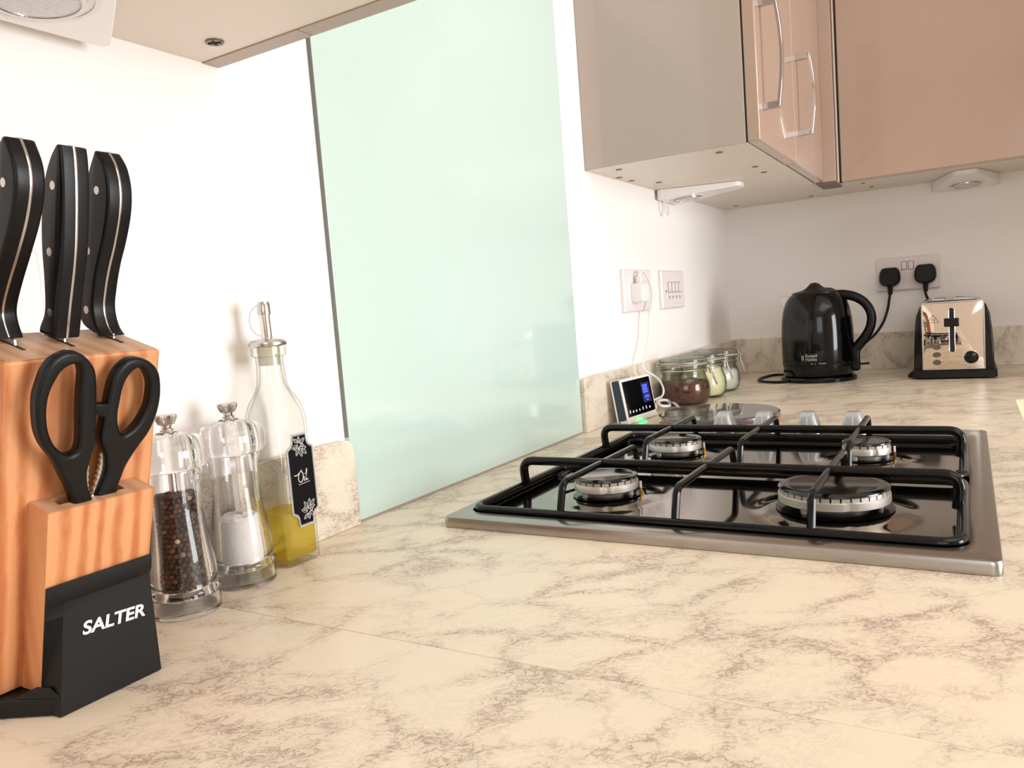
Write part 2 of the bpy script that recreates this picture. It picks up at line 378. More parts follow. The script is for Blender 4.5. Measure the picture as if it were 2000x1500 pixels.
# upstands (rounded ends beside the splashback)
UH = .097
def upstand_x(x0, x1, round0, round1, lab):
    P = [(x0, 0)]
    P += [(x0, UH)] if not round0 else [(x0 + .006 * (1 - math.cos(a)), UH - .006 + .006 * math.sin(a)) for a in (0, PI / 8, PI / 4, 3 * PI / 8, PI / 2)]
    P += [(x1, UH)] if not round1 else [(x1 - .012 * (1 - math.sin(a)), UH - .012 + .012 * math.cos(a)) for a in (0, PI / 8, PI / 4, 3 * PI / 8, PI / 2)]
    P += [(x1, 0)]
    b = NB(); hull8(b, [(x, WY - .014, z) for x, z in P], [(x, WY - .0003, z) for x, z in P])
    return tag(obj('upstand', b, 'marble_x', origin=((x0 + x1) / 2, WY, 0), bevel=.0012), lab, 'upstand')
upstand_x(-.75, .6365, False, True, 'marble laminate upstand behind the knife block and oil bottle')
upstand_x(1.2365, WX - .0005, True, False, 'marble laminate upstand behind the smart display and jars')
o = obj('upstand', box(NB(), WX - .014, WX - .0003, -.548, WY - .0145, 0, UH), 'marble_y', origin=(WX, .2, 0), bevel=.0012)
tag(o, 'marble laminate upstand on the far wall behind kettle and toaster', 'upstand')
t = thing('glass_splashback', (.935, WY, 0), 'tall pale mint green glass splashback behind the hob', 'splashback')
obj('glass_panel', box(NB(), .6385, 1.2345, WY - .006, WY - .0003, .0015, .80), 'mint', t, bevel=.0008)
b = NB(); box(b, .6380, .6385, WY - .0055, WY - .0003, .098, .80)
obj('edge_shadow_line', b, 'edge_shadow', t)  # grey strip stands in for the thin shadow at the glass edge
b = NB(); box(b, .6385, 1.2345, WY - .0075, WY - .0058, .0002, .0016)
obj('sealant_bead', b, 'edge', t)

# ------------------------------------------------------------------ wall cupboards
CB = .4724; CT = 1.19
def screw_cap(x, y, par, r=.0045, m='screw'):
    b = NB(); lathe(b, [(0, 0), (r, 0), (r, .0012), (0, .0012)], (x, y, CB - .0014), 16); return obj('screw_cap', b, m, par)
t = thing('wall_cupboard', (0, WY, CB), 'wall cupboard above the knife block, seen from below with a triangular lamp', 'cupboard')
obj('body', box(NB(), -.4, .4995, .305, WY - .0005, CB, CT), 'carcass', t)
ep = obj('end_panel', box(NB(), .5, .5185, .4805, WY - .0005, CB - .0012, CT), 'edge', t, bevel=.0006)
obj('end_panel', box(NB(), .5, .5185, .283, .4797, CB - .0012, CT), 'edge', t, bevel=.0006)
obj('door', box(NB(), -.4, .049, .283, .303, CB, CT), 'gloss', t, bevel=.0015)
obj('door', box(NB(), .052, .4985, .283, .303, CB, CT), 'gloss', t, bevel=.0015)
s = screw_cap(.4736, .552, t, .0078)
b = NB(); box(b, -.0012, .0012, -.0055, .0055, -.0004, .0004, Matrix.Translation((.4736, .552, CB - .0016)) @ Matrix.Rotation(.5, 4, 'Z'))
box(b, -.0045, .0045, -.0009, .0009, -.0004, .0004, Matrix.Translation((.4736, .552, CB - .0016)) @ Matrix.Rotation(.5, 4, 'Z'))
obj('screw_slot', b, 'dark', s)

def bow_handle(x, z0, z1, yf, par):
    """flat chrome bow on two square feet, on a door whose face is the plane y = yf"""
    P = []; n = 14; H = z1 - z0; out = .031
    for k in range(n + 1):
        t_ = k / n; P.append((x, yf - .024 - .008 * math.sin(PI * t_), z0 + H * t_))
    b = NB(); rings = []
    for k, p in enumerate(P):
        hw, ht = .0055, .003
        a = V(P[min(n, k + 1)]) - V(P[max(0, k - 1)]); a.normalize(); nn = V((0, -a.z, a.y))
        p = V(p); rings.append([p + V((-hw, 0, 0)) - nn * ht, p + V((hw, 0, 0)) - nn * ht, p + V((hw, 0, 0)) + nn * ht, p + V((-hw, 0, 0)) + nn * ht])
    loft(b, rings)
    h = obj('handle', b, 'chrome', par, bevel=.001)
    for z, dz in ((z0, .011), (z1 - .011, .011)):
        bb = NB(); hull8(bb, [(x - .0055, yf + .0002, z), (x + .0055, yf + .0002, z), (x + .0055, yf + .0002, z + dz), (x - .0055, yf + .0002, z + dz)],
              [(x - .0055, yf - .0245, z), (x + .0055, yf - .0245, z), (x + .0055, yf - .0245, z + dz), (x - .0055, yf - .0245, z + dz)])
        obj('handle_foot', bb, 'satin', h, bevel=.001)
t = thing('wall_cupboard', (1.5, WY, CB), 'mink gloss wall cupboard to the right of the mint splashback', 'cupboard')
obj('body', box(NB(), 1.337, 1.6405, .3095, WY - .0005, CB, CT), 'carcass', t)
obj('end_panel', box(NB(), 1.330, 1.3368, .3095, WY - .0005, CB - .0005, CT), 'gloss_side', t, bevel=.0008)
obj('door_shadow_gap', box(NB(), 1.3315, 1.3365, .3067, .3095, CB, CT), 'gap', t)  # dark strip standing for the shade in the door gap
d = obj('door', box(NB(), 1.330, 1.6410, .2865, .3067, CB, CT), 'gloss', t, bevel=.002)
bow_handle(1.368, .526, .703, .2865, d)
for x, y in ((1.3778, .3665), (1.5925, .355), (1.3771, .5535), (1.462, .588), (1.5211, .586), (1.5974, .5546)): screw_cap(x, y, t, .006)
t = thing('wall_cupboard', (1.8, WY, CB), 'mink gloss wall cupboard in the corner, second from the splashback', 'cupboard')
obj('body', box(NB(), 1.6412, 2.02, .3095, WY - .0005, CB, CT), 'carcass', t)
obj('body_return', box(NB(), 2.0205, WX - .0005, .258, WY - .0005, CB, CT), 'carcass', t)
d = obj('door', box(NB(), 1.6430, 1.9790, .2865, .3067, CB, CT), 'gloss', t, bevel=.004, seg=3)
bow_handle(1.683, .532, .690, .2865, d)
for x, y in ((1.6819, .358), (2.2136, .5513), (2.2272, .3554)): screw_cap(x, y, t, .006)
t2 = obj('corner_post', box(NB(), 1.981, 2.0235, .2595, .3094, CB, CT), 'gloss', t, bevel=.001)
obj('post_cap', box(NB(), 1.985, 2.1, .262, .305, CB - .003, CB - .0003), 'line', t)
t = thing('wall_cupboard', (2.15, -.1, CB), 'mink gloss wall cupboard on the far wall above the toaster', 'cupboard')
obj('body', box(NB(), 2.0455, WX - .0005, -.45, .2575, CB, CT), 'carcass', t)
obj('door_shadow_gap', box(NB(), 2.0425, 2.0455, -.45, .2575, CB, CT), 'gap', t)  # dark strip put in for the shaded gap behind the door
obj('door', box(NB(), 2.0235, 2.0425, -.44, .2535, CB, CT), 'gloss', t, bevel=.002)
obj('door_gap', box(NB(), 2.026, 2.0425, .2537, .2590, CB, CT), 'gap', t)  # dark strip as the shade between door and post
for x, y in ((2.10, .215), (2.20, .205)): screw_cap(x, y, t, .005)
# tall unit added out of view on the right to shade the corner
t = thing('tall_shade_unit', (1.98, -1.2, FL), 'unseen tall cupboard added on the far worktop to shade the corner', 'cupboard')
obj('body', box(NB(), 1.75, WX - .001, -1.2, -.55, .001, CEIL - .02), 'carcass', t)
obj('door', box(NB(), 1.728, 1.749, -1.2, -.55, .001, CEIL - .02), 'gloss', t, bevel=.002)

# ------------------------------------------------------------------ triangular lamps
def lamp(corner, ux, uy, z1, th, label, wire, L=.15, D=.178, tip=.023):
    """wedge lamp: base along wall from corner (point, on the wall) in direction ux, pointing out along uy"""
    t = thing('cupboard_lamp', (corner[0], corner[1], z1), label, 'lamp', None)
    ux, uy = V(ux).normalized(), V(uy).normalized(); O_ = V(corner)
    f = lambda a, b_, c: V((O_.x, O_.y, 0)) + ux * a + uy * b_ + V((0, 0, c))
    P = [V(p).to_3d() for p in ((0, .004), (L, .004), (L / 2 + tip, D), (L / 2 - tip, D))]
    P = [(p.x, p.y) for p in fillet(P, .014, 5, True)]
    b = NB(); hull8(b, [f(a, b_, z1 - th + (th - .010) * min(1, max(0, b_ / D))) for a, b_ in P], [f(a, b_, z1) for a, b_ in P])
    body = obj('housing', b, 'whitegloss', t, bevel=.001)
    zb = lambda b_: z1 - th + (th - .010) * b_ / D
    for r0, r1, dz, mm, nm in ((.036, .0395, .0008, 'white', 'trim_ring'), (.0, .0275, .0022, 'lens', 'lens'), (.0275, .031, .003, 'satin', 'bezel')):
        b = NB(); c = f(L / 2, .052, 0); seg = 40
        ps = [(r0, 0), (r1, 0), (r1, -dz), (r0, -dz)]
        lathe(b, ps if r0 else [(0, 0), (r1, 0), (r1, -dz), (.02, -dz - .0015), (0, -dz - .002)], (c.x, c.y, 0), seg, closed=bool(r0))
        # follow the sloping underside
        for v in b.verts: v.co.z += zb((V((v.co.x, v.co.y, 0)) - V((O_.x, O_.y, 0))).dot(uy)) - .0001
        obj(nm, b, mm, body if nm != 'lens' else body)
    if wire:
        b = NB(); p = [f(.03, .012, z1 - th), f(.028, .014, z1 - th - .02), f(.04, .016, z1 - th - .032), f(.052, .014, z1 - th - .018), f(.05, .01, z1 - th + .002)]
        tube(b, spline(p, 6), .0018, 8); obj('wire_loop', b, 'white', t)
    return t
M['lens'] = mat('frosted_lens', srgb(196, 192, 194), .25, coat=.6)
n = N(M['lens'], 'ShaderNodeTexVoronoi'); n.inputs['Scale'].default_value = 320; LK(M['lens'], objco(M['lens']), n.inputs[0]); bump(M['lens'], n.outputs['Distance'], .8, .001)
lamp((.2310, WY - .014, 0), (1, 0, 0), (0, -1, 0), CB - .0005, .018, 'white triangular lamp with round lens under the cupboard above the knife block', False, .166, .128, .014)
lamp((1.693, WY - .001, 0), (1, 0, 0), (0, -1, 0), CB - .0005, .022, 'small white triangular lamp hanging below the corner cupboard beside the splashback', True)
lamp((WX - .001, .075, 0), (0, -1, 0), (-1, 0, 0), CB - .0005, .026, 'small grey-white triangular lamp under the cupboard above the toaster', False)

# ------------------------------------------------------------------ wall plates
def plate(origin, u, w_, h_, label, cat='socket'):
    """origin = centre on the wall, u = direction along the wall to the right of the viewer"""
    t = thing('wall_socket' if cat == 'socket' else 'light_switch', origin, label, cat)
    fr = frame(origin, u, (0, 0, 1))
    P = rrect(w_, h_, .004); Q = rrect(w_ - .006, h_ - .006, .003)
    b = NB(); loft(b, [[fr(x, y, .0003) for x, y in P], [fr(x, y, .006) for x, y in P], [fr(x, y, .009) for x, y in Q]])
    obj('face_plate', b, 'white', t)
    return t, fr
def flatbox(fr, x0, x1, y0, y1, d0, d1): return prism(NB(), [(x0, y0), (x1, y0), (x1, y1), (x0, y1)], fr, d0, d1)
def sockets(t, fr, holes=(True, True), rock=(.008, -.008)):
    for s, has in zip((-1, 1), holes):
        if has:
            for hx, hy, hw, hh in ((0, .003, .004, .008), (-.011, -.019, .007, .004), (.011, -.019, .007, .004)):
                obj('pin_slot', flatbox(fr, s * .042 + hx - hw / 2, s * .042 + hx + hw / 2, hy - hh / 2, hy + hh / 2, .0088, .0094), 'line', t)
    for x in rock:
        obj('rocker', flatbox(fr, x - .0055, x + .0055, .010, .030, .0085, .0115), 'white', t, bevel=.001)
        b = NB(); loops = [rrect(.0135, .0225, .002, cx=x, cy=.02)]
        obj('rocker_surround', prism(b, loops[0], fr, .0085, .0093), 'line', t)
Z0 = .2495
t, fr = plate((1.542, WY, Z0), (1, 0, 0), .156, .088, 'white double wall socket with a charger plugged in, above the display')
sockets(t, fr, (False, True))
t, fr = plate((1.768, WY, Z0), (1, 0, 0), .160, .088, 'white four-gang switch plate right of the charger socket', 'switch')
for k in range(4):
    x = -.033 + .0245 * k
    obj('rocker', flatbox(fr, x - .0075, x + .0075, -.006, .016, .0085, .0125), 'white', t, bevel=.001)
    obj('rocker_surround', flatbox(fr, x - .0088, x + .0088, -.0072, .0172, .0085, .0094), 'line', t)
    b = NB()
    for j in range(3):
        prism(b, [(x - .005 + .004 * j, -.021), (x - .0025 + .004 * j, -.021), (x - .0025 + .004 * j, -.0145 - .001 * (j % 2)), (x - .005 + .004 * j, -.0145)], fr, .0088, .0091)
    obj('marking', b, 'greyprint', t)
for x in (-.055, .055):
    b = NB(); c = fr(x, -.006, .009); tube(b, [fr(x, -.004, .0085), fr(x, -.004, .0094)], .0028, 12); obj('screw_head', b, 'screw', t)
t, fr = plate((.2505, WY, .2515), (1, 0, 0), .152, .088, 'pinkish white double wall socket half hidden behind the knife handles')
sockets(t, fr)
t, fr = plate((WX, .1345, .2480), (0, -1, 0), .150, .087, 'white double wall socket on the far wall holding two black plugs')
sockets(t, fr, (False, False))

def uk_plug(c, u, out, label, cord):
    """c = point on plate face; u = viewer's right; out = outwards; cord = list of points for the cable"""
    t = thing('power_plug', c, label, 'plug'); fr = frame(c, u, (0, 0, 1))
    P = [(-.017, .024), (.017, .024), (.024, .012), (.0255, -.008), (.021, -.020), (.008, -.026), (-.008, -.026), (-.021, -.020), (-.0255, -.008), (-.024, .012)]
    P = [(p.x, p.y) for p in fillet([V((x, y, 0)) for x, y in P], .006, 4, True)]
    sc = lambda s: [(x * s, y * s) for x, y in P]
    b = NB(); loft(b, [[fr(x, y, d) for x, y in sc(s)] for s, d in ((.96, .0003), (1, .002), (1, .020), (.93, .0265), (.80, .030))]); obj('plug_body', b, 'blackplastic', t)
    b = NB(); tube(b, [fr(0, -.022, .014), fr(0, -.034, .014), fr(0, -.046, .014)], lambda q: .0068 - .002 * q, 12)
    for k in range(4): tube(b, [fr(0, -.028 - .005 * k, .014), fr(0, -.0295 - .005 * k, .014)], .0072 - .0004 * k, 12)
    obj('strain_relief', b, 'blackplastic', t)
    b = NB(); tube(b, spline([fr(0, -.040, .014)] + cord, 8), .0034, 10); obj('cord', b, 'blackplastic', t)
    return t
uk_plug((WX - .0092, .1757, .2415), (0, -1, 0), None, 'black plug in the left half of the far socket with the kettle cord',
        [(2.262, .1785, .183), (2.258, .1829, .157), (2.248, .1937, .124), (2.240, .2129, .095), (2.235, .238, .072), (2.225, .275, .03), (2.20, .31, .006), (2.16, .325, .0045), (2.130, .328, .0045)])
uk_plug((WX - .0092, .0936, .2430), (0, -1, 0), None, 'black plug in the right half of the far socket with the toaster cord',
        [(2.262, .0934, .19), (2.262, .0869, .172), (2.258, .078, .15), (2.255, .072, .11), (2.252, .07, .05), (2.252, .069, .03)])

# charger and its white cable
t = thing('usb_charger', (1.5155, WY - .0092, .244), 'white USB charger plugged into the socket above the smart display', 'charger')
fr = frame((1.5155, WY - .0092, .244), (1, 0, 0), (0, 0, 1))
P = rrect(.034, .040, .006)
b = NB(); loft(b, [[fr(x * s, y * s, d) for x, y in P] for s, d in ((1, .0003), (1, .020), (.96, .024), (.85, .026))]); obj('charger_body', b, 'whitegloss', t)
b = NB(); box(b, 1.512, 1.522, WY - .026, WY - .016, .2638, .279); pg = obj('usb_plug', b, 'whitegloss', t, bevel=.001)
b = NB(); tube(b, spline([(1.517, .581, .278), (1.520, .580, .285), (1.533, .578, .287), (1.553, .577, .277), (1.568, .576, .258), (1.576, .576, .238), (1.570, .577, .218), (1.552, .577, .196), (1.543, .577, .160), (1.530, .577, .138), (1.507, .576, .112), (1.490, .574, .092), (1.494, .568, .082), (1.512, .562, .074), (1.540, .558, .058), (1.556, .557, .038), (1.540, .555, .027), (1.505, .553, .026), (1.462, .550, .026)], 8), .0021, 8)
obj('cable', b, 'whitegloss', t)
b = NB(); tube(b, spline([(1.470, .552, .0045), (1.505, .556, .010), (1.540, .566, .016), (1.572, .568, .016), (1.580, .558, .010), (1.556, .545, .005), (1.52, .536, .008), (1.50, .545, .012), (1.52, .556, .018), (1.555, .556, .016), (1.57, .545, .010), (1.55, .528, .005), (1.515, .512, .0035), (1.483, .502, .0035)], 8), .0030, 8)
tag(obj('white_cable', b, 'whitegloss', origin=(1.52, .54, 0)), 'white cable coiled on the worktop beside the smart display', 'cable')

# ------------------------------------------------------------------ smart display
ang = math.radians(-6)
ori = V((1.327, .5455, 0))
ux = V((math.cos(ang), math.sin(ang), 0)); uy = V((-math.sin(ang), math.cos(ang), 0))
t = thing('smart_display', ori, 'white tilted smart display with dark screen leaning by the upstand', 'display')
lean = .165
def dfr(a, b_, c):    # a along width, b_ up the tilted face, c towards the wall (depth)
    return ori + ux * a + V((0, 0, 1)) * (b_ * math.cos(lean)) + uy * (b_ * math.sin(lean)) + uy * (c * math.cos(lean)) + V((0, 0, -1)) * (c * math.sin(lean) * 0)
W_, H_ = .120, .083
b = NB(); hull8(b, [dfr(.0015, .004, .003), dfr(W_ - .0015, .004, .003), dfr(W_ - .0015, H_, .003), dfr(.0015, H_, .003)],
      [dfr(.0015, .004, .022), dfr(W_ - .0015, .004, .022), dfr(W_ - .0015, H_ - .002, .020), dfr(.0015, H_ - .002, .020)])
obj('fabric_side', b, 'slate', t, bevel=.002)
b = NB(); hull8(b, [dfr(0, .001, 0), dfr(W_, .001, 0), dfr(W_, H_, 0), dfr(0, H_, 0)], [dfr(0, .001, .0032), dfr(W_, .001, .0032), dfr(W_, H_ + .0015, .0032), dfr(0, H_ + .0015, .0032)])
obj('front_frame', b, 'whitegloss', t, bevel=.001)
b = NB(); hull8(b, [dfr(0, .002, .0215), dfr(W_, .002, .0215), dfr(W_, H_ - .001, .0195), dfr(0, H_ - .001, .0195)], [dfr(0, .002, .0245), dfr(W_, .002, .0245), dfr(W_, H_ - .001, .0225), dfr(0, H_ - .001, .0225)])
obj('back_cover', b, 'whitegloss', t, bevel=.001)
b = NB(); hull8(b, [dfr(.002, .0005, -.002) , dfr(W_ - .002, .0005, -.002), dfr(W_ - .002, .0005, .018), dfr(.002, .0005, .018)], [dfr(.001, .010, -.0008), dfr(W_ - .001, .010, -.0008), dfr(W_ - .001, .006, .02), dfr(.001, .006, .02)])
obj('chin', b, 'whitegloss', t, bevel=.002)
b = NB(); hull8(b, [dfr(.005, .013, -.0006), dfr(W_ - .004, .013, -.0006), dfr(W_ - .004, H_ - .003, -.0006), dfr(.005, H_ - .003, -.0006)], [dfr(.005, .013, .0004), dfr(W_ - .004, .013, .0004), dfr(W_ - .004, H_ - .003, .0004), dfr(.005, H_ - .003, .0004)])
scr = obj('screen', b, 'screenblack', t)
M['blue'] = mat('blue_screen_icon', srgb(60, 80, 240), .5, emit=srgb(70, 95, 255), estr=.9)
M['blued'] = mat('dim_blue_screen_glow', srgb(10, 16, 70), .5, emit=srgb(24, 34, 120), estr=.18)
M['icon'] = mat('pale_screen_icon', srgb(190, 195, 205), .5, emit=srgb(190, 195, 205), estr=.5)
M['greenled'] = mat('green_led', srgb(20, 220, 90), .4, emit=srgb(20, 255, 100), estr=5)
b = NB(); g = lambda u, v: (u, v)
def drect(b, x0, x1, y0, y1, d=-.0009): hull8(b, [dfr(x0, y0, -.0006), dfr(x1, y0, -.0006), dfr(x1, y1, -.0006), dfr(x0, y1, -.0006)], [dfr(x0, y0, d), dfr(x1, y0, d), dfr(x1, y1, d), dfr(x0, y1, d)])
for i in range(3):
    for j in range(3): drect(b, .080 + .0068 * i, .0858 + .0068 * i, .050 + .0058 * j, .0548 + .0058 * j)
for x0, x1, y0, y1 in ((.083, .087, .040, .045), (.089, .094, .041, .046), (.096, .101, .040, .045), (.088, .096, .035, .038)): drect(b, x0, x1, y0, y1)
obj('blue_digits', b, 'blue', scr)
b = NB()
for k, x in enumerate((.014, .026, .038, .052, .066, .080, .094)): drect(b, x - .0015, x + .0015 + (.001 if k in (1, 2, 6) else 0), .0195, .0225 + (.003 if k in (0, 4, 5) else .001))
obj('icon_row', b, 'icon', scr)
b = NB(); drect(b, .075, .108, .032, .070, -.0007); obj('screen_glow', b, 'blued', scr)
b = NB(); box(b, .030, .052, -.0105, -.0065, 0.0002, .0022); 
for v in b.verts: v.co = ori + ux * v.co.x + uy * v.co.y + V((0, 0, v.co.z))
obj('green_light', b, 'greenled', t, bevel=.0005)

# ------------------------------------------------------------------ clip-top jars
def jar(c, fill, zf, lab, cat2, lab2, fname):
    cx, cy = c; t = thing('storage_jar', (cx, cy, 0), lab, 'jar', 'clip-top jars in the corner')
    R = .054
    prof = [(0, .0004), (.040, .0004), (.046, .003), (.0525, .014), (R, .030), (.053, .044), (.049, .055), (.0462, .062), (.0462, .066), (.049, .068), (.049, .071), (.0462, .073), (.0462, .077), (.0490, .079), (.0490, .085), (.0452, .086),
            (.0445, .078), (.0440, .062), (.0465, .054), (.0505, .044), (.0515, .030), (.050, .015), (.044, .006), (0, .005)]
    b = NB(); lathe(b, prof, (cx, cy, 0), 56); obj('jar_body', b, 'jarglass', t)
    b = NB(); lathe(b, [(0, .098), (.030, .0985), (.046, .100), (.0495, .098), (.0505, .094), (.0500, .0885), (.0475, .0865), (.043, .0865), (.042, .092), (.030, .094), (0, .094)], (cx, cy, 0), 56); lid = obj('lid', b, 'jarglass', t)
    b = NB(); lathe(b, [(.0445, .0852), (.0505, .0852), (.0505, .0882), (.0445, .0882)], (cx, cy, 0), 56, closed=True); obj('seal_ring', b, 'rubber', t)
    b = NB(); tube(b, [(cx + .0500 * math.cos(a), cy + .0500 * math.sin(a), .0745) for a in [2 * PI * k / 48 for k in range(48)]], .0013, 8, closed=True)
    tube(b, [(cx + .0520 * math.cos(a), cy + .0520 * math.sin(a), .0905) for a in [2 * PI * k / 48 for k in range(48)]], .0013, 8, closed=True)
    wr = obj('wire_bail', b, 'satin', t)
    # clasp towards -y (camera right), hinge on the other side
    for sgn, dirv in ((1, V((.25, -.97, 0))), (-1, V((-.35, .94, 0)))):
        sd = V((dirv.y, -dirv.x, 0)); P0 = V((cx, cy, 0))
        b = NB()
        for q in (-.008, .008):
            tube(b, spline([P0 + dirv * .052 + sd * q + V((0, 0, .092)), P0 + dirv * .057 + sd * q + V((0, 0, .084)), P0 + dirv * .054 + sd * q + V((0, 0, .074)), P0 + dirv * .0555 + sd * q + V((0, 0, .064))], 5), .0012, 8)
        if sgn == 1:
            tube(b, fillet([P0 + dirv * .055 + sd * .010 + V((0, 0, .080)), P0 + dirv * .062 + sd * .011 + V((0, 0, .055)), P0 + dirv * .067 + sd * .009 + V((0, 0, .040)), P0 + dirv * .067 - sd * .009 + V((0, 0, .040)), P0 + dirv * .062 - sd * .011 + V((0, 0, .055)), P0 + dirv * .055 - sd * .010 + V((0, 0, .080))], .004, 4), .0014, 8)
            tube(b, [P0 + dirv * .0535 - sd * .011 + V((0, 0, .096)), P0 + dirv * .0535 + sd * .011 + V((0, 0, .096))], .0016, 8)
        obj('clasp' if sgn == 1 else 'hinge', b, 'satin', t)
    # contents
    pf = [(0, .0055)] + [(r - .0006, z) for r, z in ((.044, .0065), (.0500, .015), (.0512, .030), (.0503, .044), (.0462, .054), (.0436, .062), (.0436, .075)) if z < zf]
    rr = pf[-1][0] if zf < .05 else .0430
    rt = .050 if zf < .046 else (.0470 if zf < .056 else .0432)
    b = NB(); lathe(b, pf + [(rt - .001, zf - .0005), (rt * .7, zf + .001), (rt * .3, zf - .001), (0, zf)], (cx, cy, 0), 48)
    for v in b.verts:
        if v.co.z > zf - .003: v.co.z += .003 * noise.noise(v.co * 60)
    tag(obj(fname, b, fill, origin=(cx, cy, .006), kind='stuff'), lab2, cat2)
jar((1.611, .529), 'coffee', .0500, 'clip-top glass jar of brown ground coffee, nearest of the jars', 'coffee', 'brown ground coffee filling the nearest jar halfway', 'ground_coffee')
jar((1.727, .525), 'sugar', .0680, 'clip-top glass jar of cream powder, behind the coffee jar', 'sugar', 'cream powder filling the middle jar to the neck', 'sugar')
jar((1.838, .523), 'flour', .0520, 'clip-top glass jar of white lumps, furthest into the corner', 'sweetener', 'whitish lumps in the furthest jar', 'white_sweetener')

# ------------------------------------------------------------------ round trivet
t = thing('round_trivet', (1.362, .388, 0), 'round cork trivet with a smoky glass top behind the hob knobs', 'trivet')
b = NB(); lathe(b, [(0, .0003), (.1030, .0003), (.1045, .0015), (.1045, .0085), (.1035, .0095), (0, .0095)], (1.362, .388, 0), 72); obj('cork_base', b, 'cork', t)
b = NB(); lathe(b, [(0, .0097), (.1045, .0097), (.1055, .0110), (.1050, .0185), (.1025, .0205), (0, .0205)], (1.362, .388, 0), 72); obj('glass_top', b, 'smoke', t)
M['mauve'] = mat('mauve_printed_picture', srgb(112, 84, 84), .5)
n = N(M['mauve'], 'ShaderNodeTexNoise'); n.inputs['Scale'].default_value = 35; n.inputs['Detail'].default_value = 4; LK(M['mauve'], objco(M['mauve']), n.inputs[0]); LK(M['mauve'], ramp(M['mauve'], n.outputs['Fac'], [(.35, srgb(84, 58, 62)), (.55, srgb(140, 112, 108)), (.7, srgb(176, 168, 160))]).outputs[0], pin(M['mauve'], 'Base Color'))
b = NB(); lathe(b, [(0, .00955), (.1025, .00955), (.1025, .00968), (0, .00968)], (1.362, .388, 0), 60); obj('printed_picture', b, 'mauve', t)

# ------------------------------------------------------------------ gas hob
HX0, HX1, HY0, HY1, HT = .6530, 1.2380, -.0185, .4885, .0118
t = hob = thing('gas_hob', ((HX0 + HX1) / 2, (HY0 + HY1) / 2, 0), 'four-burner stainless steel gas hob set into the worktop', 'hob')
def hring(x0, x1, y0, y1, r, z, n=8): return [(x, y, z) for x, y in rrect(x1 - x0, y1 - y0, r, n, (x0 + x1) / 2, (y0 + y1) / 2)]
PX0, PX1, PY0, PY1 = .6765, 1.1640, .0010, .4770
b = NB(); loft(b, [hring(HX0, HX1, HY0, HY1, .008, .0004), hring(HX0, HX1, HY0, HY1, .008, .0088), hring(HX0 + .0008, HX1 - .0008, HY0 + .0008, HY1 - .0008, .008, .0108), hring(HX0 + .0035, HX1 - .0035, HY0 + .0035, HY1 - .0035, .008, HT),
      hring(PX0, PX1, PY0, PY1, .022, HT), hring(PX0 + .002, PX1 - .002, PY0 + .002, PY1 - .002, .021, HT - .0006)], cap=False)
obj('steel_surround', b, 'steel', t)
b = NB(); loft(b, [hring(PX0 + .002, PX1 - .002, PY0 + .002, PY1 - .002, .021, HT - .0006), hring(PX0 + .0035, PX1 - .0035, PY0 + .0035, PY1 - .0035, .020, .0062), hring(PX0 + .006, PX1 - .006, PY0 + .006, PY1 - .006, .019, .0042)], cap=False)
obj('recess_edge', b, 'enamel', t)
# pan floor with shallow domes around the burners
BUR = [(.797, .360, .0365, 'burner'), (.797, .118, .0515, 'burner'), (1.037, .359, .0365, 'burner'), (1.037, .113, .0280, 'burner')]
b = NB(); nx, ny = 90, 88; grid = []
for i in range(nx + 1):
    row = []
    for j in range(ny + 1):
        x = PX0 + .005 + (PX1 - PX0 - .010) * i / nx; y = PY0 + .005 + (PY1 - PY0 - .010) * j / ny; z = .0040
        for bx, by, br, _ in BUR:
            d = math.hypot(x - bx, y - by); q = (br + .030 - d) / .026
            z += .0032 * (3 * q * q - 2 * q ** 3 if 0 < q < 1 else (1 if q >= 1 else 0))
        row.append(b.verts.new((x, y, z)))
    grid.append(row)
for i in range(nx):
    for j in range(ny): b.faces.new((grid[i][j], grid[i + 1][j], grid[i + 1][j + 1], grid[i][j + 1]))
obj('pan_floor', b, 'pan', t, smooth=60)
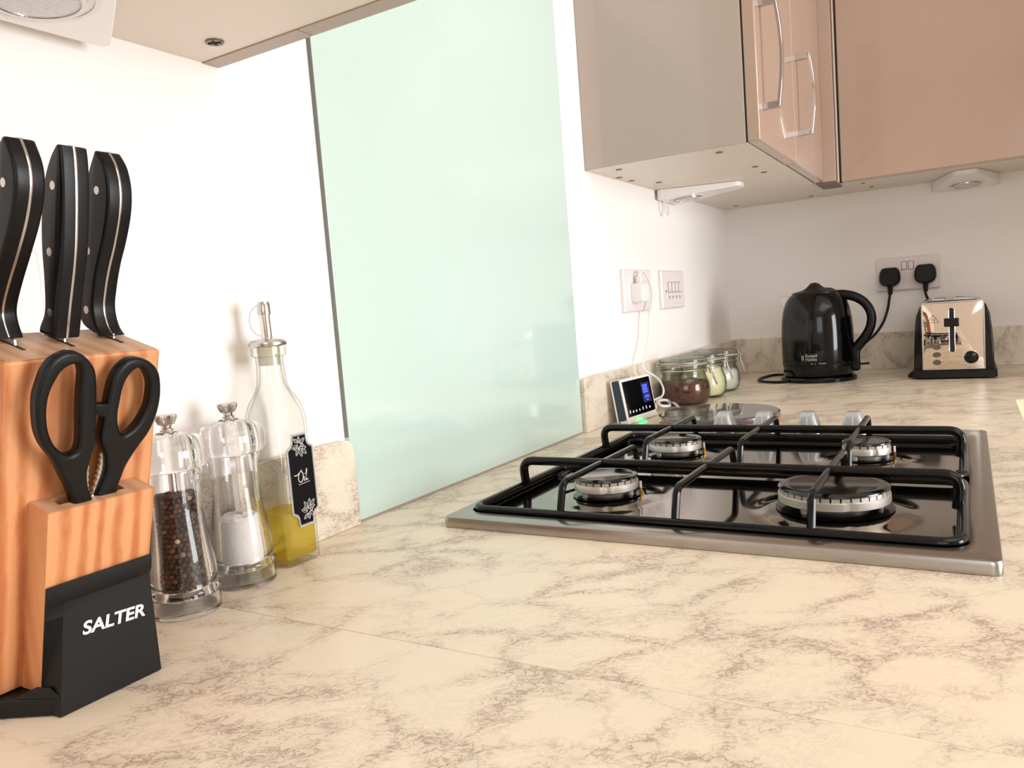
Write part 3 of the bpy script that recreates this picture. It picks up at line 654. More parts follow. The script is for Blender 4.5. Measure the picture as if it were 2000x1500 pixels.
def burner(cx, cy, R, gear):
    s = R / .0515
    b = NB(); lathe(b, [(0, .0074), (R * 1.03, .0074), (R * 1.06, .0085), (R * .98, .0092), (0, .0092)], (cx, cy, 0), 56); bu = obj('burner', b, 'enamel', hob)
    b = NB(); lathe(b, [(R * .62, .0090), (R * .66, .0150), (R * .50, .0150), (R * .50, .0090)], (cx, cy, 0), 40, closed=True)
    for k in range(3):
        a = k * 2 * PI / 3 + 2.6; px, py = cx + R * .80 * math.cos(a), cy + R * .80 * math.sin(a); tube(b, [(px, py, .0085), (px, py, .0160)], .0035, 12)
    obj('burner_foot', b, 'alu', bu)
    # crown with a notch
    b = NB(); seg = 96; prof = [(.60, .0150), (.95, .0150), (1.0, .0162), (1.0, .0232), (.985, .0240), (.93, .0242), (.60, .0242)]
    rings = []
    for r, z in prof:
        ring = []
        for i in range(seg):
            a = 2 * PI * i / seg; rr = R * r
            dn = min(abs((a - (PI + .42) + PI) % (2 * PI) - PI), 9) * R
            if r > .9 and dn < .0045: rr -= .0022 * (1 - (dn / .0045) ** 2)
            ring.append((cx + rr * math.cos(a), cy + rr * math.sin(a), z))
        rings.append(ring)
    loft(b, rings, cap=False); b.faces.new([b.verts.new(p) for p in rings[-1]]) if False else None
    obj('burner_crown', b, 'alu', bu)
    # flame ports: a ring of short blocks with gaps between them
    b = NB(); npt = max(18, int(R * 2 * PI / .0092)); 
    for k in range(npt):
        a0 = 2 * PI * (k + .09) / npt; a1 = 2 * PI * (k + .91) / npt; ro, ri = R * .965, R * .80
        A = [(cx + r_ * math.cos(a), cy + r_ * math.sin(a)) for r_, a in ((ri, a0), (ro, a0), (ro, (a0 + a1) / 2), (ro, a1), (ri, a1))]
        hull8(b, [(x, y, .0240) for x, y in A], [(x, y, .0276) for x, y in A])
    obj('flame_ports', b, 'alu', bu, smooth=20)
    b = NB(); lathe(b, [(0, .0243), (R * .86, .0243), (R * .86, .0275), (0, .0275)], (cx, cy, 0), 40); obj('port_core', b, 'dark', bu)
    b = NB(); lathe(b, [(0, .0276), (R * .97, .0276), (R * 1.0, .0286), (R * .99, .0300), (R * .93, .0312), (R * .80, .0312), (R * .77, .0306), (0, .0306)], (cx, cy, 0), 72); obj('burner_cap', b, 'cap', bu)
    if R > .05: return
    a = -.55; b = NB(); px, py = cx + (R + .0035) * math.cos(a - .9), cy + (R + .0035) * math.sin(a - .9)
    tube(b, [(px, py, .0075), (px, py, .0165)], .0018, 10); obj('spark_pin', b, 'brass', bu)
    b = NB(); tube(b, [(px, py, .0165), (px, py, .0235)], .0014, 10); obj('spark_tip', b, 'white', bu)
for q in BUR: burner(*q)
# pan supports lie on the hob: things of their own
def pan_support(x0, x1, lab):
    y0, y1 = .0080, .4700; xm = (x0 + x1) / 2; zb = .0125; zt = .0435
    t = thing('pan_support', (xm, .24, .004), lab, 'pan support', 'pan supports on the hob')
    b = NB(); tube(b, fillet([(x0, y0, zb), (x1, y0, zb), (x1, y1, zb), (x0, y1, zb)], .020, 8, True), .0050, 12, closed=True); obj('base_rod', b, 'enamel', t)
    b = NB(); tube(b, fillet([(xm, y1 - .004, zb), (xm, y1 - .001, zt), (xm, y0 + .001, zt), (xm, y0 + .004, zb)], .020, 10), .0053, 12); obj('arch_bar', b, 'enamel', t)
    for y in (.364, .2425, .121):
        b = NB(); tube(b, fillet([(x0 + .001, y, zb), (x0 + .012, y, zt + .0005), (x1 - .012, y, zt + .0005), (x1 - .001, y, zb)], .009, 6), .0037, 10, flat=1.05); obj('cross_bar', b, 'enamel', t)
    for x in (x0 + .02, x1 - .02):
        for y in (y0 + .0, y1 - .0):
            b = NB(); tube(b, [(x, y, .0044), (x, y, zb)], .0042, 10); obj('rubber_foot', b, 'dark', t)
pan_support(.6860, .9100, 'black wire pan support over the two front burners')
pan_support(.9280, 1.1530, 'black wire pan support over the two back burners by the knobs')
def hob_knob(y):
    x = 1.2005
    b = NB(); lathe(b, [(0, HT + .0002), (.0215, HT + .0002), (.0215, HT + .0035), (.0195, HT + .0048), (0, HT + .0048)], (x, y, 0), 40); k = obj('control_knob', b, 'satin', hob)
    b = NB(); z0 = HT + .0050
    P = [(x - .0170, y - .0150), (x + .0170, y - .0150), (x + .0170, y + .0150), (x - .0170, y + .0150)]
    P1 = [(px, py) for px, py in fillet([V((*q_, 0)) for q_ in P], .006, 4, True) for px, py in [(0, 0)]] if False else [(q_.x, q_.y) for q_ in fillet([V((*q_, 0)) for q_ in P], .007, 4, True)]
    sc_ = lambda sx, sy, dx=0: [(x + dx + (a - x) * sx, y + (c_ - y) * sy) for a, c_ in P1]
    loft(b, [[(*q_, z0) for q_ in sc_(1, 1.12)], [(*q_, z0 + .004) for q_ in sc_(.99, 1.08)], [(*q_, z0 + .0205) for q_ in sc_(.80, .72)], [(*q_, z0 + .0260) for q_ in sc_(.56, .60, .002)]])
    obj('knob_grip', b, 'knobalu', k, smooth=28)
    b = NB(); box(b, x - .0170, x - .0158, y - .0006, y + .0006, z0 + .003, z0 + .020)
    for v in b.verts: v.co.x += (v.co.z - z0 - .003) * .19
    obj('highlight_stripe', b, 'whitegloss', k)  # white strip painted as the vertical highlight on the knob front
for y in (.333, .2725, .208, .146): hob_knob(y)

# ------------------------------------------------------------------ knife block
TL = math.radians(17); AV = V((0, -math.sin(TL), math.cos(TL))); BV = V((0, math.cos(TL), math.sin(TL))); O0 = V((0, .4516, .215))
def kb(x, b_, a): return V((x, 0, 0)) + O0 + BV * b_ + AV * a     # block frame: x, depth from the front face, height from the top
t = blk = thing('knife_block', (.270, .52, 0), 'slanted beech knife block on a black foot at the left edge', 'knife block')
KX0, KX1, KD = .2215, .3170, .058
def plain_body():
    """main block, plain solid; its slots are dark strips on the top"""
    b = NB(); zb = .0125
    # bottom is cut level, front and back follow the slant
    def down(b_):   # a at which the slanted line reaches the foot
        p = kb(0, b_, 0); return -(p.z - zb) / AV.z
    bot = [kb(KX0, 0, down(0)), kb(KX1, 0, down(0)), kb(KX1, KD, down(KD)), kb(KX0, KD, down(KD))]
    top = [kb(KX0, 0, 0), kb(KX1, 0, 0), kb(KX1, KD, 0), kb(KX0, KD, 0)]
    return hull8(b, bot, top)
bd = obj('wooden_body', plain_body(), 'wood', blk, bevel=.0015)
b = NB(); hull8(b, [kb(KX0 + .0016, .0016, .0001), kb(KX1 - .0016, .0016, .0001), kb(KX1 - .0016, KD - .0016, .0001), kb(KX0 + .0016, KD - .0016, .0001)], [kb(KX0 + .0016, .0016, .0004), kb(KX1 - .0016, .0016, .0004), kb(KX1 - .0016, KD - .0016, .0004), kb(KX0 + .0016, KD - .0016, .0004)])
obj('end_grain_top', b, 'woodend', bd)
b = NB()
for x in (.243, .272, .304):
    hull8(b, [kb(x - .0011, .020, .0004), kb(x + .0011, .020, .0004), kb(x + .0011, .050, .0004), kb(x - .0011, .050, .0004)], [kb(x - .0011, .020, .0007), kb(x + .0011, .020, .0007), kb(x + .0011, .050, .0007), kb(x - .0011, .050, .0007)])
obj('knife_slots', b, 'dark', bd)  # dark strips on the top stand for the shade inside the slots
# scissor holder in front: four walls around a slot
HX0_, HX1_ = .2372, .3050
ft = -.0865; ht = lambda p: p
def hold(x0, x1, b0, b1, m='wood', nm='scissor_holder', top=ft, par=blk, bev=.001):
    bb = NB(); zb = .0125
    def dn(b_): p = kb(0, b_, 0); return -(p.z - zb) / AV.z
    hull8(bb, [kb(x0, b0, dn(b0)), kb(x1, b0, dn(b0)), kb(x1, b1, dn(b1)), kb(x0, b1, dn(b1))], [kb(x0, b0, top), kb(x1, b0, top), kb(x1, b1, top), kb(x0, b1, top)])
    return obj(nm, bb, m, par, bevel=bev)
FB = -.0205
bb = NB(); zb = .0125
def dn(b_): p = kb(0, b_, 0); return -(p.z - zb) / AV.z
for x0, x1, b0, b1, tp in ((HX0_, HX1_, FB, -.0125, ft), (HX0_, .2480, -.0125, -.0002, ft), (.2900, HX1_, -.0125, -.0002, ft), (.2480, .2900, -.0125, -.0002, ft - .03), (.2480, .2900, -.0035, -.0002, ft)):
    hull8(bb, [kb(x0, b0, dn(b0)), kb(x1, b0, dn(b0)), kb(x1, b1, dn(b1)), kb(x0, b1, dn(b1))], [kb(x0, b0, tp), kb(x1, b0, tp), kb(x1, b1, tp), kb(x0, b1, tp)])
hd = obj('scissor_holder', bb, 'wood', blk)
bb = NB()
for x0, x1, b0, b1 in ((HX0_ + .0006, HX1_ - .0006, FB + .0006, -.0125), (HX0_ + .0006, .2480, -.0125, -.0002), (.2900, HX1_ - .0006, -.0125, -.0002), (.2480, .2900, -.0035, -.0002)):
    hull8(bb, [kb(x0, b0, ft), kb(x1, b0, ft), kb(x1, b1, ft), kb(x0, b1, ft)], [kb(x0, b0, ft + .0003), kb(x1, b0, ft + .0003), kb(x1, b1, ft + .0003), kb(x0, b1, ft + .0003)])
obj('holder_end_grain', bb, 'woodend', hd)
# black foot: plate, and a wedge closed to the front
b = NB(); hull8(b, [(.2396, .4752, .0004), (.3050, .4752, .0004), (.3180, .510, .0004), (.3180, .5765, .0004), (.2205, .5765, .0004), (.2205, .510, .0004)], [(.2396, .4752, .0118), (.3050, .4752, .0118), (.3180, .510, .0120), (.3180, .5765, .0120), (.2205, .5765, .0120), (.2205, .510, .0120)])
foot = obj('black_foot', b, 'blackmatt', blk, bevel=.0012)
b = NB(); n_ = 8; rings = []
def yback(z): return .4572 + (.1236 - z) * .306 - .0004
prof = [(.4736, .0006), (.4735, .012), (.4738, .060), (.4738, .068)] + [(.4738 - .0085 * math.sin(a) * .55, .068 + .013 * (1 - math.cos(a))) for a in (PI / 8, PI / 4, 3 * PI / 8, PI / 2)]
for y, z in prof:
    k_ = (z - .012) / .07; yb_ = 0; xl = .2390 + .0005 * k_ + .011 * k_; xr = .3052 - .0002 * k_; yb = yback(z)
    rings.append([(xl, min(y, yb - .0006), z), (xr, min(y, yb - .0006), z), (xr + .0004, yb, z), (.2365 + (.0003) * k_, yb, z)])
loft(b, rings); wd = obj('black_wedge', b, 'blackmatt', blk, bevel=.0006)
b = NB()
# a low kerb beside the wooden foot of the holder
hull8(b, [(.2255, .5035, .012), (.2372, .4960, .012), (.2372, .478, .012), (.2385, .474, .012)], [(.2300, .5000, .0135), (.2372, .4950, .016), (.2372, .480, .018), (.2386, .476, .014)])
obj('foot_web', b, 'blackmatt', foot)
fr = frame((.2768, .4732, .0462), (1, 0, -.075), (0, 0, 1))
b = text_bm('SALTER', .0112, lambda a, b_, c: fr(a, b_, c) , .0002, offset=.00028, shear=.22, sx=1.12); obj('lettering', b, 'print', wd, smooth=0)

# knives
def knife(xk, front, back, length, riv, lab):
    """handle outline in (a,b): front edge list and back edge list from top to bottom"""
    t = thing('kitchen_knife', kb(xk, .03, 0), lab, 'knife', 'knives in the block')
    fs = spline([V((a, b_, 0)) for a, b_ in front], 5); bs = spline([V((a, b_, 0)) for a, b_ in back], 5)
    out = [(p.x, p.y) for p in fs] + [(p.x, p.y) for p in bs[::-1]]
    T = .0078
    # scales: rounded solid each side of the tang
    frm = lambda a, b_, c: kb(xk + c, b_, a)
    for sgn in (-1, 1):
        g = lambda a, b_, c, s_=sgn: kb(xk + s_ * (.0007 + T / 2) + c, b_, a)
        b = loops_solid([out], g, T / 2, .0022, 3)
        for v in b.verts:     # flatten the inner side against the tang
            d = (v.co.x - xk) * sgn
            if d < .0030: v.co.x = xk + sgn * .0006
        obj('handle_scale', b, 'blackplastic', t, smooth=50)
    b = loops_solid([[(a, b_ ) for a, b_ in out]], frm, .0007, .00005, 0)
    # grow the tang by a hair so it shows as a bright line
    cxm = sum(p[0] for p in out) / len(out)
    b2 = loops_solid([out], frm, .00085, .0002, 1); b.free()
    for v in b2.verts: pass
    cen = sum((V(kb(xk, p[1], p[0])) for p in out), V()) / len(out)
    for v in b2.verts:
        d = v.co - cen; d.x = 0; v.co += d.normalized() * .0005
    obj('steel_tang', b2, 'satin', t)
    for a, b_ in riv:
        b = NB(); tube(b, [kb(xk - T - .00085, b_, a), kb(xk + T + .00085, b_, a)], .0026, 16); obj('rivet', b, 'satin', t)
    # blade down into the slot (its top shows above the wood)
    b = NB(); bl = [(.004, .030), (.004, .046), (.0009, .047), (.0009, .029)]
    prism(b, bl, lambda a, b_, c: kb(xk + c, b_, a), -.0006, .0006); obj('blade', b, 'satin', t)
knife(.243, [(.1180, .030), (.1089, .0226), (.1002, .0190), (.0892, .0184), (.0731, .0222), (.054, .0300), (.035, .0381), (.020, .0430), (.012, .0413), (.0035, .0350)],
      [(.1180, .0330), (.1060, .0420), (.0920, .0470), (.0780, .0490), (.0620, .0520), (.0450, .0570), (.0300, .0620), (.0160, .0640), (.0060, .0600), (.0030, .0480)], .12,
      [(.0935, .0300), (.0550, .0420), (.0170, .0535)], 'black riveted knife with an S-curved handle, leftmost in the block')
knife(.272, [(.1180, .0290), (.1094, .0265), (.0919, .024), (.0691, .0227), (.0505, .0228), (.0261, .0252), (.0040, .0270)],
      [(.1180, .0330), (.1093, .0390), (.0950, .0440), (.0747, .0455), (.0564, .0440), (.0381, .0405), (.0192, .0385), (.0080, .0430), (.0040, .0430)], .12,
      [(.0943, .0341), (.0553, .0346), (.0190, .0317)], 'black riveted knife with a nearly straight handle, middle of the block')
knife(.304, [(.1168, .0455), (.1092, .0372), (.0966, .0316), (.0812, .0306), (.0629, .0339), (.0479, .0381), (.032, .0408), (.0183, .0412), (.008, .0361), (.0030, .0290)],
      [(.1168, .0480), (.1069, .0520), (.0949, .0560), (.0789, .0585), (.0620, .0600), (.0420, .0610), (.0200, .0590), (.0110, .0560), (.0050, .0500), (.0028, .0400)], .12,
      [(.0932, .0427), (.0543, .0486), (.0162, .0471)], 'black riveted knife with an S-curved handle, rightmost in the block')

# scissors
SLO = [(0.2499, 0.0969), (0.2553, 0.0952), (0.2606, 0.0902), (0.2639, 0.0842), (0.2652, 0.0757), (0.2659, 0.0624), (0.2664, 0.0461), (0.2663, 0.038), (0.2645, 0.0320), (0.2637, 0.0281), (0.2624, 0.0212), (0.2631, 0.0127), (0.2654, 0.0048), (0.2673, -0.0008), (0.2571, -0.0019), (0.251, 0.0129), (0.2455, 0.025), (0.2413, 0.0334), (0.2358, 0.0420), (0.2322, 0.0511), (0.2307, 0.0625), (0.2306, 0.0724), (0.2322, 0.0796), (0.2343, 0.0863), (0.2373, 0.0914), (0.2409, 0.0945), (0.2456, 0.0966)]
SLI = [(0.2521, 0.0895), (0.2547, 0.0872), (0.2556, 0.082), (0.2553, 0.0743), (0.2554, 0.0613), (0.2560, 0.0479), (0.2560, 0.0407), (0.2548, 0.036), (0.2515, 0.0345), (0.2475, 0.0360), (0.244, 0.0395), (0.241, 0.0438), (0.2383, 0.0511), (0.237, 0.06), (0.2372, 0.069), (0.2388, 0.0758), (0.2414, 0.0815), (0.2441, 0.0857), (0.2478, 0.0884)]
SRO = [(0.2929, 0.0889), (0.2989, 0.0867), (0.3045, 0.0823), (0.308, 0.0763), (0.3096, 0.0675), (0.3096, 0.0589), (0.3077, 0.0488), (0.3036, 0.039), (0.2981, 0.0319), (0.2932, 0.0253), (0.289, 0.0186), (0.2866, 0.0122), (0.2846, 0.0063), (0.2833, -0.0015), (0.2743, -0.0018), (0.2695, -0.0018), (0.2723, 0.0065), (0.2747, 0.0127), (0.276, 0.0198), (0.275, 0.0274), (0.273, 0.0334), (0.2711, 0.0381), (0.2713, 0.0453), (0.2724, 0.0533), (0.2736, 0.0612), (0.2748, 0.0692), (0.2765, 0.077), (0.2794, 0.0826), (0.2841, 0.087), (0.2884, 0.0887)]
SRI = [(0.2946, 0.0821), (0.2989, 0.0778), (0.3015, 0.0714), (0.3018, 0.0628), (0.3006, 0.0556), (0.2969, 0.0482), (0.2926, 0.0432), (0.2872, 0.0400), (0.2842, 0.0410), (0.2820, 0.0470), (0.2814, 0.0546), (0.2823, 0.0627), (0.2835, 0.0702), (0.2859, 0.0765), (0.2901, 0.081)]
SBR = [(0.2645, 0.063), (0.2774, 0.0615), (0.2758, 0.0522), (0.2645, 0.0571)]
SP = V((0, .4672, .127))
sf = lambda d: (lambda x, s_, c: V((x, 0, 0)) + SP + AV * s_ + BV * (c + d))
t = thing('kitchen_scissors', (.270, .466, .125), 'black-handled kitchen scissors standing in the front of the knife block', 'scissors')
sm = lambda L: [(p.x, p.y) for p in spline([V((x, y, 0)) for x, y in L], 3, True)]
obj('handle', loops_solid([sm(SLO), sm(SLI)], sf(-.0020), .0042, .0024, 3), 'blackplastic', t, smooth=60)
obj('handle', loops_solid([sm(SRO), sm(SRI)], sf(.0005), .0042, .0024, 3), 'blackplastic', t, smooth=60)
obj('stop_bridge', loops_solid([SBR], sf(-.0005), .0030, .0006, 2), 'blackplastic', t)
def serr(P, n=9, amp=.0008):
    out = []
    for i in range(len(P) - 1):
        a, b_ = V(P[i]), V(P[i + 1]); m_ = 6
        for k in range(m_): p = a.lerp(b_, k / m_); out.append((p.x + (amp if k % 2 else 0), p.y))
    out.append(P[-1]); return out
jaw = serr([(.2648, .0340), (.2652, .0240), (.2655, .0120), (.2668, .0020)], amp=.0006) + [(.2640, -.001), (.2600, .012), (.2600, .026)]
obj('steel_jaw', loops_solid([jaw], sf(.0), .0011, .0002, 1), 'satin', t)
jaw = serr([(.2748, .0330), (.2742, .0220), (.2722, .0120), (.2695, .0010)], amp=-.0009) + [(.2740, -.001), (.2790, .012), (.2785, .026)]
obj('steel_jaw', loops_solid([jaw], sf(.0015), .0011, .0002, 1), 'satin', t)
b = NB(); prism(b, [(.2600, .002), (.2790, .002), (.2770, -.028), (.2620, -.028)], sf(-.0005), -.0015, .0015); obj('blades', b, 'satin', t)

# ------------------------------------------------------------------ mills
def mill(c, lab, lab2, kind_):
    cx, cy = c
    t = thing('pepper_mill' if kind_ == 'pepper' else 'salt_mill', (cx, cy, 0), lab, 'mill')
    # removable clear foot
    b = NB(); lathe(b, [(0, .0004), (.0262, .0004), (.0268, .001), (.0268, .0150), (.0240, .0152), (.0236, .0040), (0, .0040)], (cx, cy, 0), 64); obj('clear_foot', b, 'acrylic', t, smooth=30)
    outer = [(.0150, .0156), (.0270, .0156), (.0277, .0170), (.0277, .0195), (.0268, .0210), (.0258, .0230), (.0262, .0300), (.0258, .0400), (.0243, .0520), (.0222, .0650), (.0205, .0780), (.0198, .0900), (.0203, .1010), (.0219, .1100), (.0232, .1150), (.0230, .1168)]
    inner = [(.0160, .1168), (.0162, .1000), (.0165, .0800), (.0172, .0500), (.0182, .0300), (.0186, .0200), (.0150, .0180)]
    b = NB(); lathe(b, outer + inner, (cx, cy, 0), 64, closed=True); obj('clear_body', b, 'acrylic', t, smooth=50)
    b = NB(); lathe(b, [(.0165, .1172), (.0236, .1172), (.0262, .1185), (.0288, .1225), (.0296, .1285), (.0290, .1350), (.0268, .1400), (.0225, .1434), (.0150, .1455), (.0090, .1462), (.0080, .1480), (.0034, .1482), (.0034, .1415), (.0120, .1405), (.0160, .1370), (.0168, .1280)], (cx, cy, 0), 64, closed=True); obj('clear_head', b, 'acrylic', t, smooth=50)
    b = NB(); tube(b, [(cx, cy, .0182), (cx, cy, .1166)], .0030, 4 if kind_ == 'salt' else 12); obj('spindle', b, 'satin', t)
    b = NB(); lathe(b, [(0, .1484), (.0052, .1484), (.0055, .1500), (.0040, .1515), (.0042, .1530), (0, .1530)], (cx, cy, 0), 32); k = obj('knob_collar', b, 'chrome', t)
    b = NB(); seg = 60; rings = []
    for r, z in ((.0042, .1531), (.0058, .1540), (.0076, .1575), (.0082, .1600), (.0078, .1612), (.0060, .1618), (.0010, .1620)):
        rings.append([(cx + (r + (.0005 if (i % 2) and r > .005 else 0)) * math.cos(2 * PI * i / seg), cy + (r + (.0005 if (i % 2) and r > .005 else 0)) * math.sin(2 * PI * i / seg), z) for i in range(seg)])
    loft(b, rings); obj('ridged_knob', b, 'satin', t, smooth=20)
    rin = lambda z: .0186 - (.0024 * min(1, (z - .02) / .08)) - .0003
    if kind_ == 'pepper':
        me = bpy.data.meshes.new('peppercorns'); b = NB(); z = .0215; row = 0
        while z < .0985:
            for rr_, cnt in ((rin(z) - .0025, 22), (rin(z) - .0066, 14)):
                for i in range(cnt):
                    a = 2 * PI * (i + .5 * (row % 2) + random.uniform(-.12, .12)) / cnt; r_ = random.uniform(.0020, .0024)
                    bmesh.ops.create_icosphere(b, subdivisions=2, radius=r_, matrix=Matrix.Translation((cx + rr_ * math.cos(a), cy + rr_ * math.sin(a), z + random.uniform(-.0006, .0006))))
            z += .0040; row += 1
        tag(obj('peppercorns', b, 'pepper', origin=(cx, cy, .02), kind='stuff'), lab2, 'peppercorns')
    else:
        zt = .060; b = NB(); prof = [(.0034, .0190), (rin(.02) - .0002, .0195)] + [(rin(z_) - .0003, z_) for z_ in [.024 + .0015 * k_ for k_ in range(24)]] + [(.0145, .0608), (.0100, .0600), (.0034, .0615)]
        lathe(b, prof, (cx, cy, 0), 72, closed=True)
        for v in b.verts:
            q = noise.noise(v.co * 700); d = V((v.co.x - cx, v.co.y - cy, 0))
            if v.co.z > .058: v.co.z += .0016 * noise.noise(v.co * 330)
            elif d.length > .008: v.co -= d.normalized() * (.0004 + .0004 * q)
        tag(obj('salt_grains', b, 'salt', origin=(cx, cy, .02), kind='stuff'), lab2, 'salt')
mill((.3875, .5560), 'clear acrylic pepper mill with silver knob, right beside the knife block', 'black peppercorns filling the clear mill beside the knife block', 'pepper')
mill((.4553, .5650), 'clear acrylic salt mill with silver knob, between pepper mill and oil bottle', 'white salt in the bottom of the clear mill', 'salt')

# ------------------------------------------------------------------ oil bottle
BC = (.5128, .5695); t = thing('oil_bottle', (*BC, 0), 'square clear glass oil bottle with a steel pourer and black label', 'bottle')
def sq(h, r, z, n=6): return [(BC[0] + x, BC[1] + y, z) for x, y in rrect(2 * h, 2 * h, min(r, h * .999), n)]
H0 = .0213
rings = [sq(H0 - .0016, .005, .0006), sq(H0 - .0003, .0055, .0018), sq(H0, .0055, .004), sq(H0, .0055, .138), sq(H0 * .985, .0075, .146), sq(.0203, .011, .153), sq(.0183, .014, .160), sq(.0160, .0155, .166), sq(.0142, .0142, .172), sq(.0132, .0132, .180), sq(.0127, .0127, .190), sq(.0127, .0127, .1975),
         sq(.0155, .0155, .1990), sq(.0162, .0162, .2010), sq(.0157, .0157, .2030), sq(.0162, .0162, .2050), sq(.0158, .0158, .2075), sq(.0110, .0110, .2080), sq(.0102, .0102, .1980), sq(.0105, .0105, .182), sq(.0120, .0120, .1720), sq(.0165, .0120, .158), sq(.0188, .0065, .146), sq(.0193, .004, .135), sq(.0193, .004, .008), sq(.0180, .003, .0062)]
b = NB(); loft(b, rings); obj('glass_body', b, 'bottle', t, smooth=40)
b = NB(); loft(b, [sq(.0178, .003, .0064), sq(.0190, .0038, .0082), sq(.0190, .0038, .0500), sq(.0188, .0038, .0503)])
tag(obj('olive_oil', b, 'oil', origin=(*BC, .0064), kind='stuff'), 'yellow oil filling the lower quarter of the square bottle', 'oil')
b = NB(); lathe(b, [(0, .2082), (.0172, .2082), (.0176, .2095), (.0174, .2115), (.0150, .2140), (.0080, .2155), (0, .2158)], (*BC, 0), 40); cp = obj('pourer_cap', b, 'satin', t)
b = NB(); lathe(b, [(0, .1900), (.0098, .1900), (.0098, .2081), (0, .2081)], (*BC, 0), 32); obj('stopper', b, 'rubber', t)
b = NB(); tube(b, [(*BC, .2150), (BC[0] - .0004, BC[1], .2390)], .0049, 20); sp = obj('spout', b, 'chrome', t)
b = NB(); lathe(b, [(0, .2375), (.0058, .2375), (.0060, .2390), (.0059, .2470), (.0050, .2495), (0, .2502)], (BC[0] - .0004, BC[1], 0), 24); obj('spout_cap', b, 'satin', sp)
b = NB(); c_ = V((BC[0] - .0040, BC[1] + .0115, .2325)); rd = V((-.33, .94, 0)).normalized()
tube(b, [V((BC[0], BC[1], .2325)) + rd * (.0030 + .0135 * math.sin(a)) + V((0, 0, .0150 * math.cos(a))) for a in [PI * k / 22 for k in range(23)]], .0004, 6); obj('wire_loop', b, 'satin', sp)
# label on the side facing the room
lf = frame((.5187, BC[1] - H0 - .0002, .0795), (1, 0, 0), (0, 0, 1))
LB = [(-.0090, .0445), (.0090, .0445), (.0098, .0370), (.0120, .0335), (.0168, .0310), (.0172, .0300), (.0172, -.0300), (.0165, -.0312), (.0120, -.0335), (.0100, -.0365), (.0090, -.0445), (-.0090, -.0445), (-.0100, -.0365), (-.0120, -.0335), (-.0165, -.0312), (-.0172, -.0300), (-.0172, .0300), (-.0168, .0310), (-.0120, .0335), (-.0098, .0370)]
M['label'] = mat('black_label_paper', srgb(4, 4, 6), .6, spec=.15); M['silver'] = mat('silver_label_print', srgb(206, 204, 202), .4)
b = loops_solid([LB], lf, .00012, .00002, 0); lb = obj('label', b, 'label', t, smooth=0)
insetp = lambda s: [(x * (1 - s / .0172), y * (1 - s / .0445)) for x, y in LB]
lf2 = frame((.5187, BC[1] - H0 - .00045, .0795), (1, 0, 0), (0, 0, 1))
b = loops_solid([insetp(.0002), insetp(.0012)], lf2, .00008, .00001, 0); obj('label_border', b, 'silver', lb, smooth=0)
b = loops_solid([insetp(.0018), insetp(.0022)], lf2, .00008, .00001, 0); obj('label_inner_line', b, 'silver', lb, smooth=0)
def sprig(cx, cy, sg):
    b = NB()
    def leaf(x, y, ang, L, W, hollow=True):
        n_ = 8; up = []; lo = []
        for k in range(n_ + 1):
            u = k / n_; wd_ = W * math.sin(PI * u) ** .8
            up.append((u * L, wd_)); lo.append((u * L, -wd_))
        R = lambda p: (x + p[0] * math.cos(ang) - p[1] * math.sin(ang), y + p[0] * math.sin(ang) + p[1] * math.cos(ang))
        for side in (up, lo):
            for k in range(n_):
                a, c = R(side[k]), R(side[k + 1]); d = V((c[0] - a[0], c[1] - a[1])); 
                if d.length < 1e-7: continue
                nn = V((-d.y, d.x)).normalized() * .00022
                hull8(b, [lf2(a[0] - nn.x, a[1] - nn.y, 0), lf2(c[0] - nn.x, c[1] - nn.y, 0), lf2(c[0] + nn.x, c[1] + nn.y, 0), lf2(a[0] + nn.x, a[1] + nn.y, 0)],
                      [lf2(a[0] - nn.x, a[1] - nn.y, .0002), lf2(c[0] - nn.x, c[1] - nn.y, .0002), lf2(c[0] + nn.x, c[1] + nn.y, .0002), lf2(a[0] + nn.x, a[1] + nn.y, .0002)])
        a, c = R((.1 * L, 0)), R((.85 * L, 0)); d = V((c[0] - a[0], c[1] - a[1])); nn = V((-d.y, d.x)).normalized() * .00015
        hull8(b, [lf2(a[0] - nn.x, a[1] - nn.y, 0), lf2(c[0] - nn.x, c[1] - nn.y, 0), lf2(c[0] + nn.x, c[1] + nn.y, 0), lf2(a[0] + nn.x, a[1] + nn.y, 0)],
              [lf2(a[0] - nn.x, a[1] - nn.y, .0002), lf2(c[0] - nn.x, c[1] - nn.y, .0002), lf2(c[0] + nn.x, c[1] + nn.y, .0002), lf2(a[0] + nn.x, a[1] + nn.y, .0002)])
    for dx, dy, a, L, W in ((0, 0, -.2, .009, .0018), (0, 0, -1.3, .010, .0018), (0, 0, -2.1, .009, .0016), (-.001, .002, 3.5, .008, .0017), (.001, .003, .6, .008, .0016), (0, .004, 1.5, .006, .0014), (-.001, .004, 2.4, .007, .0015), (.003, -.002, -.8, .008, .0017)):
        leaf(cx + dx, cy + dy * sg, a * sg, L, W)
    for dx, dy in ((.004, .001), (-.004, -.001)):
        for k in range(14):
            a0, a1 = 2 * PI * k / 14, 2 * PI * (k + 1) / 14; r0, r1 = .0012, .0018
            q = [(cx + dx + r_ * math.cos(a_), cy + sg * (dy + r_ * 1.2 * math.sin(a_))) for r_, a_ in ((r0, a0), (r1, a0), (r1, a1), (r0, a1))]
            hull8(b, [lf2(x, y, 0) for x, y in q], [lf2(x, y, .0002) for x, y in q])
    obj('olive_sprig', b, 'silver', lb, smooth=0)
sprig(-.001, .0315, 1); sprig(.003, -.0290, -1)
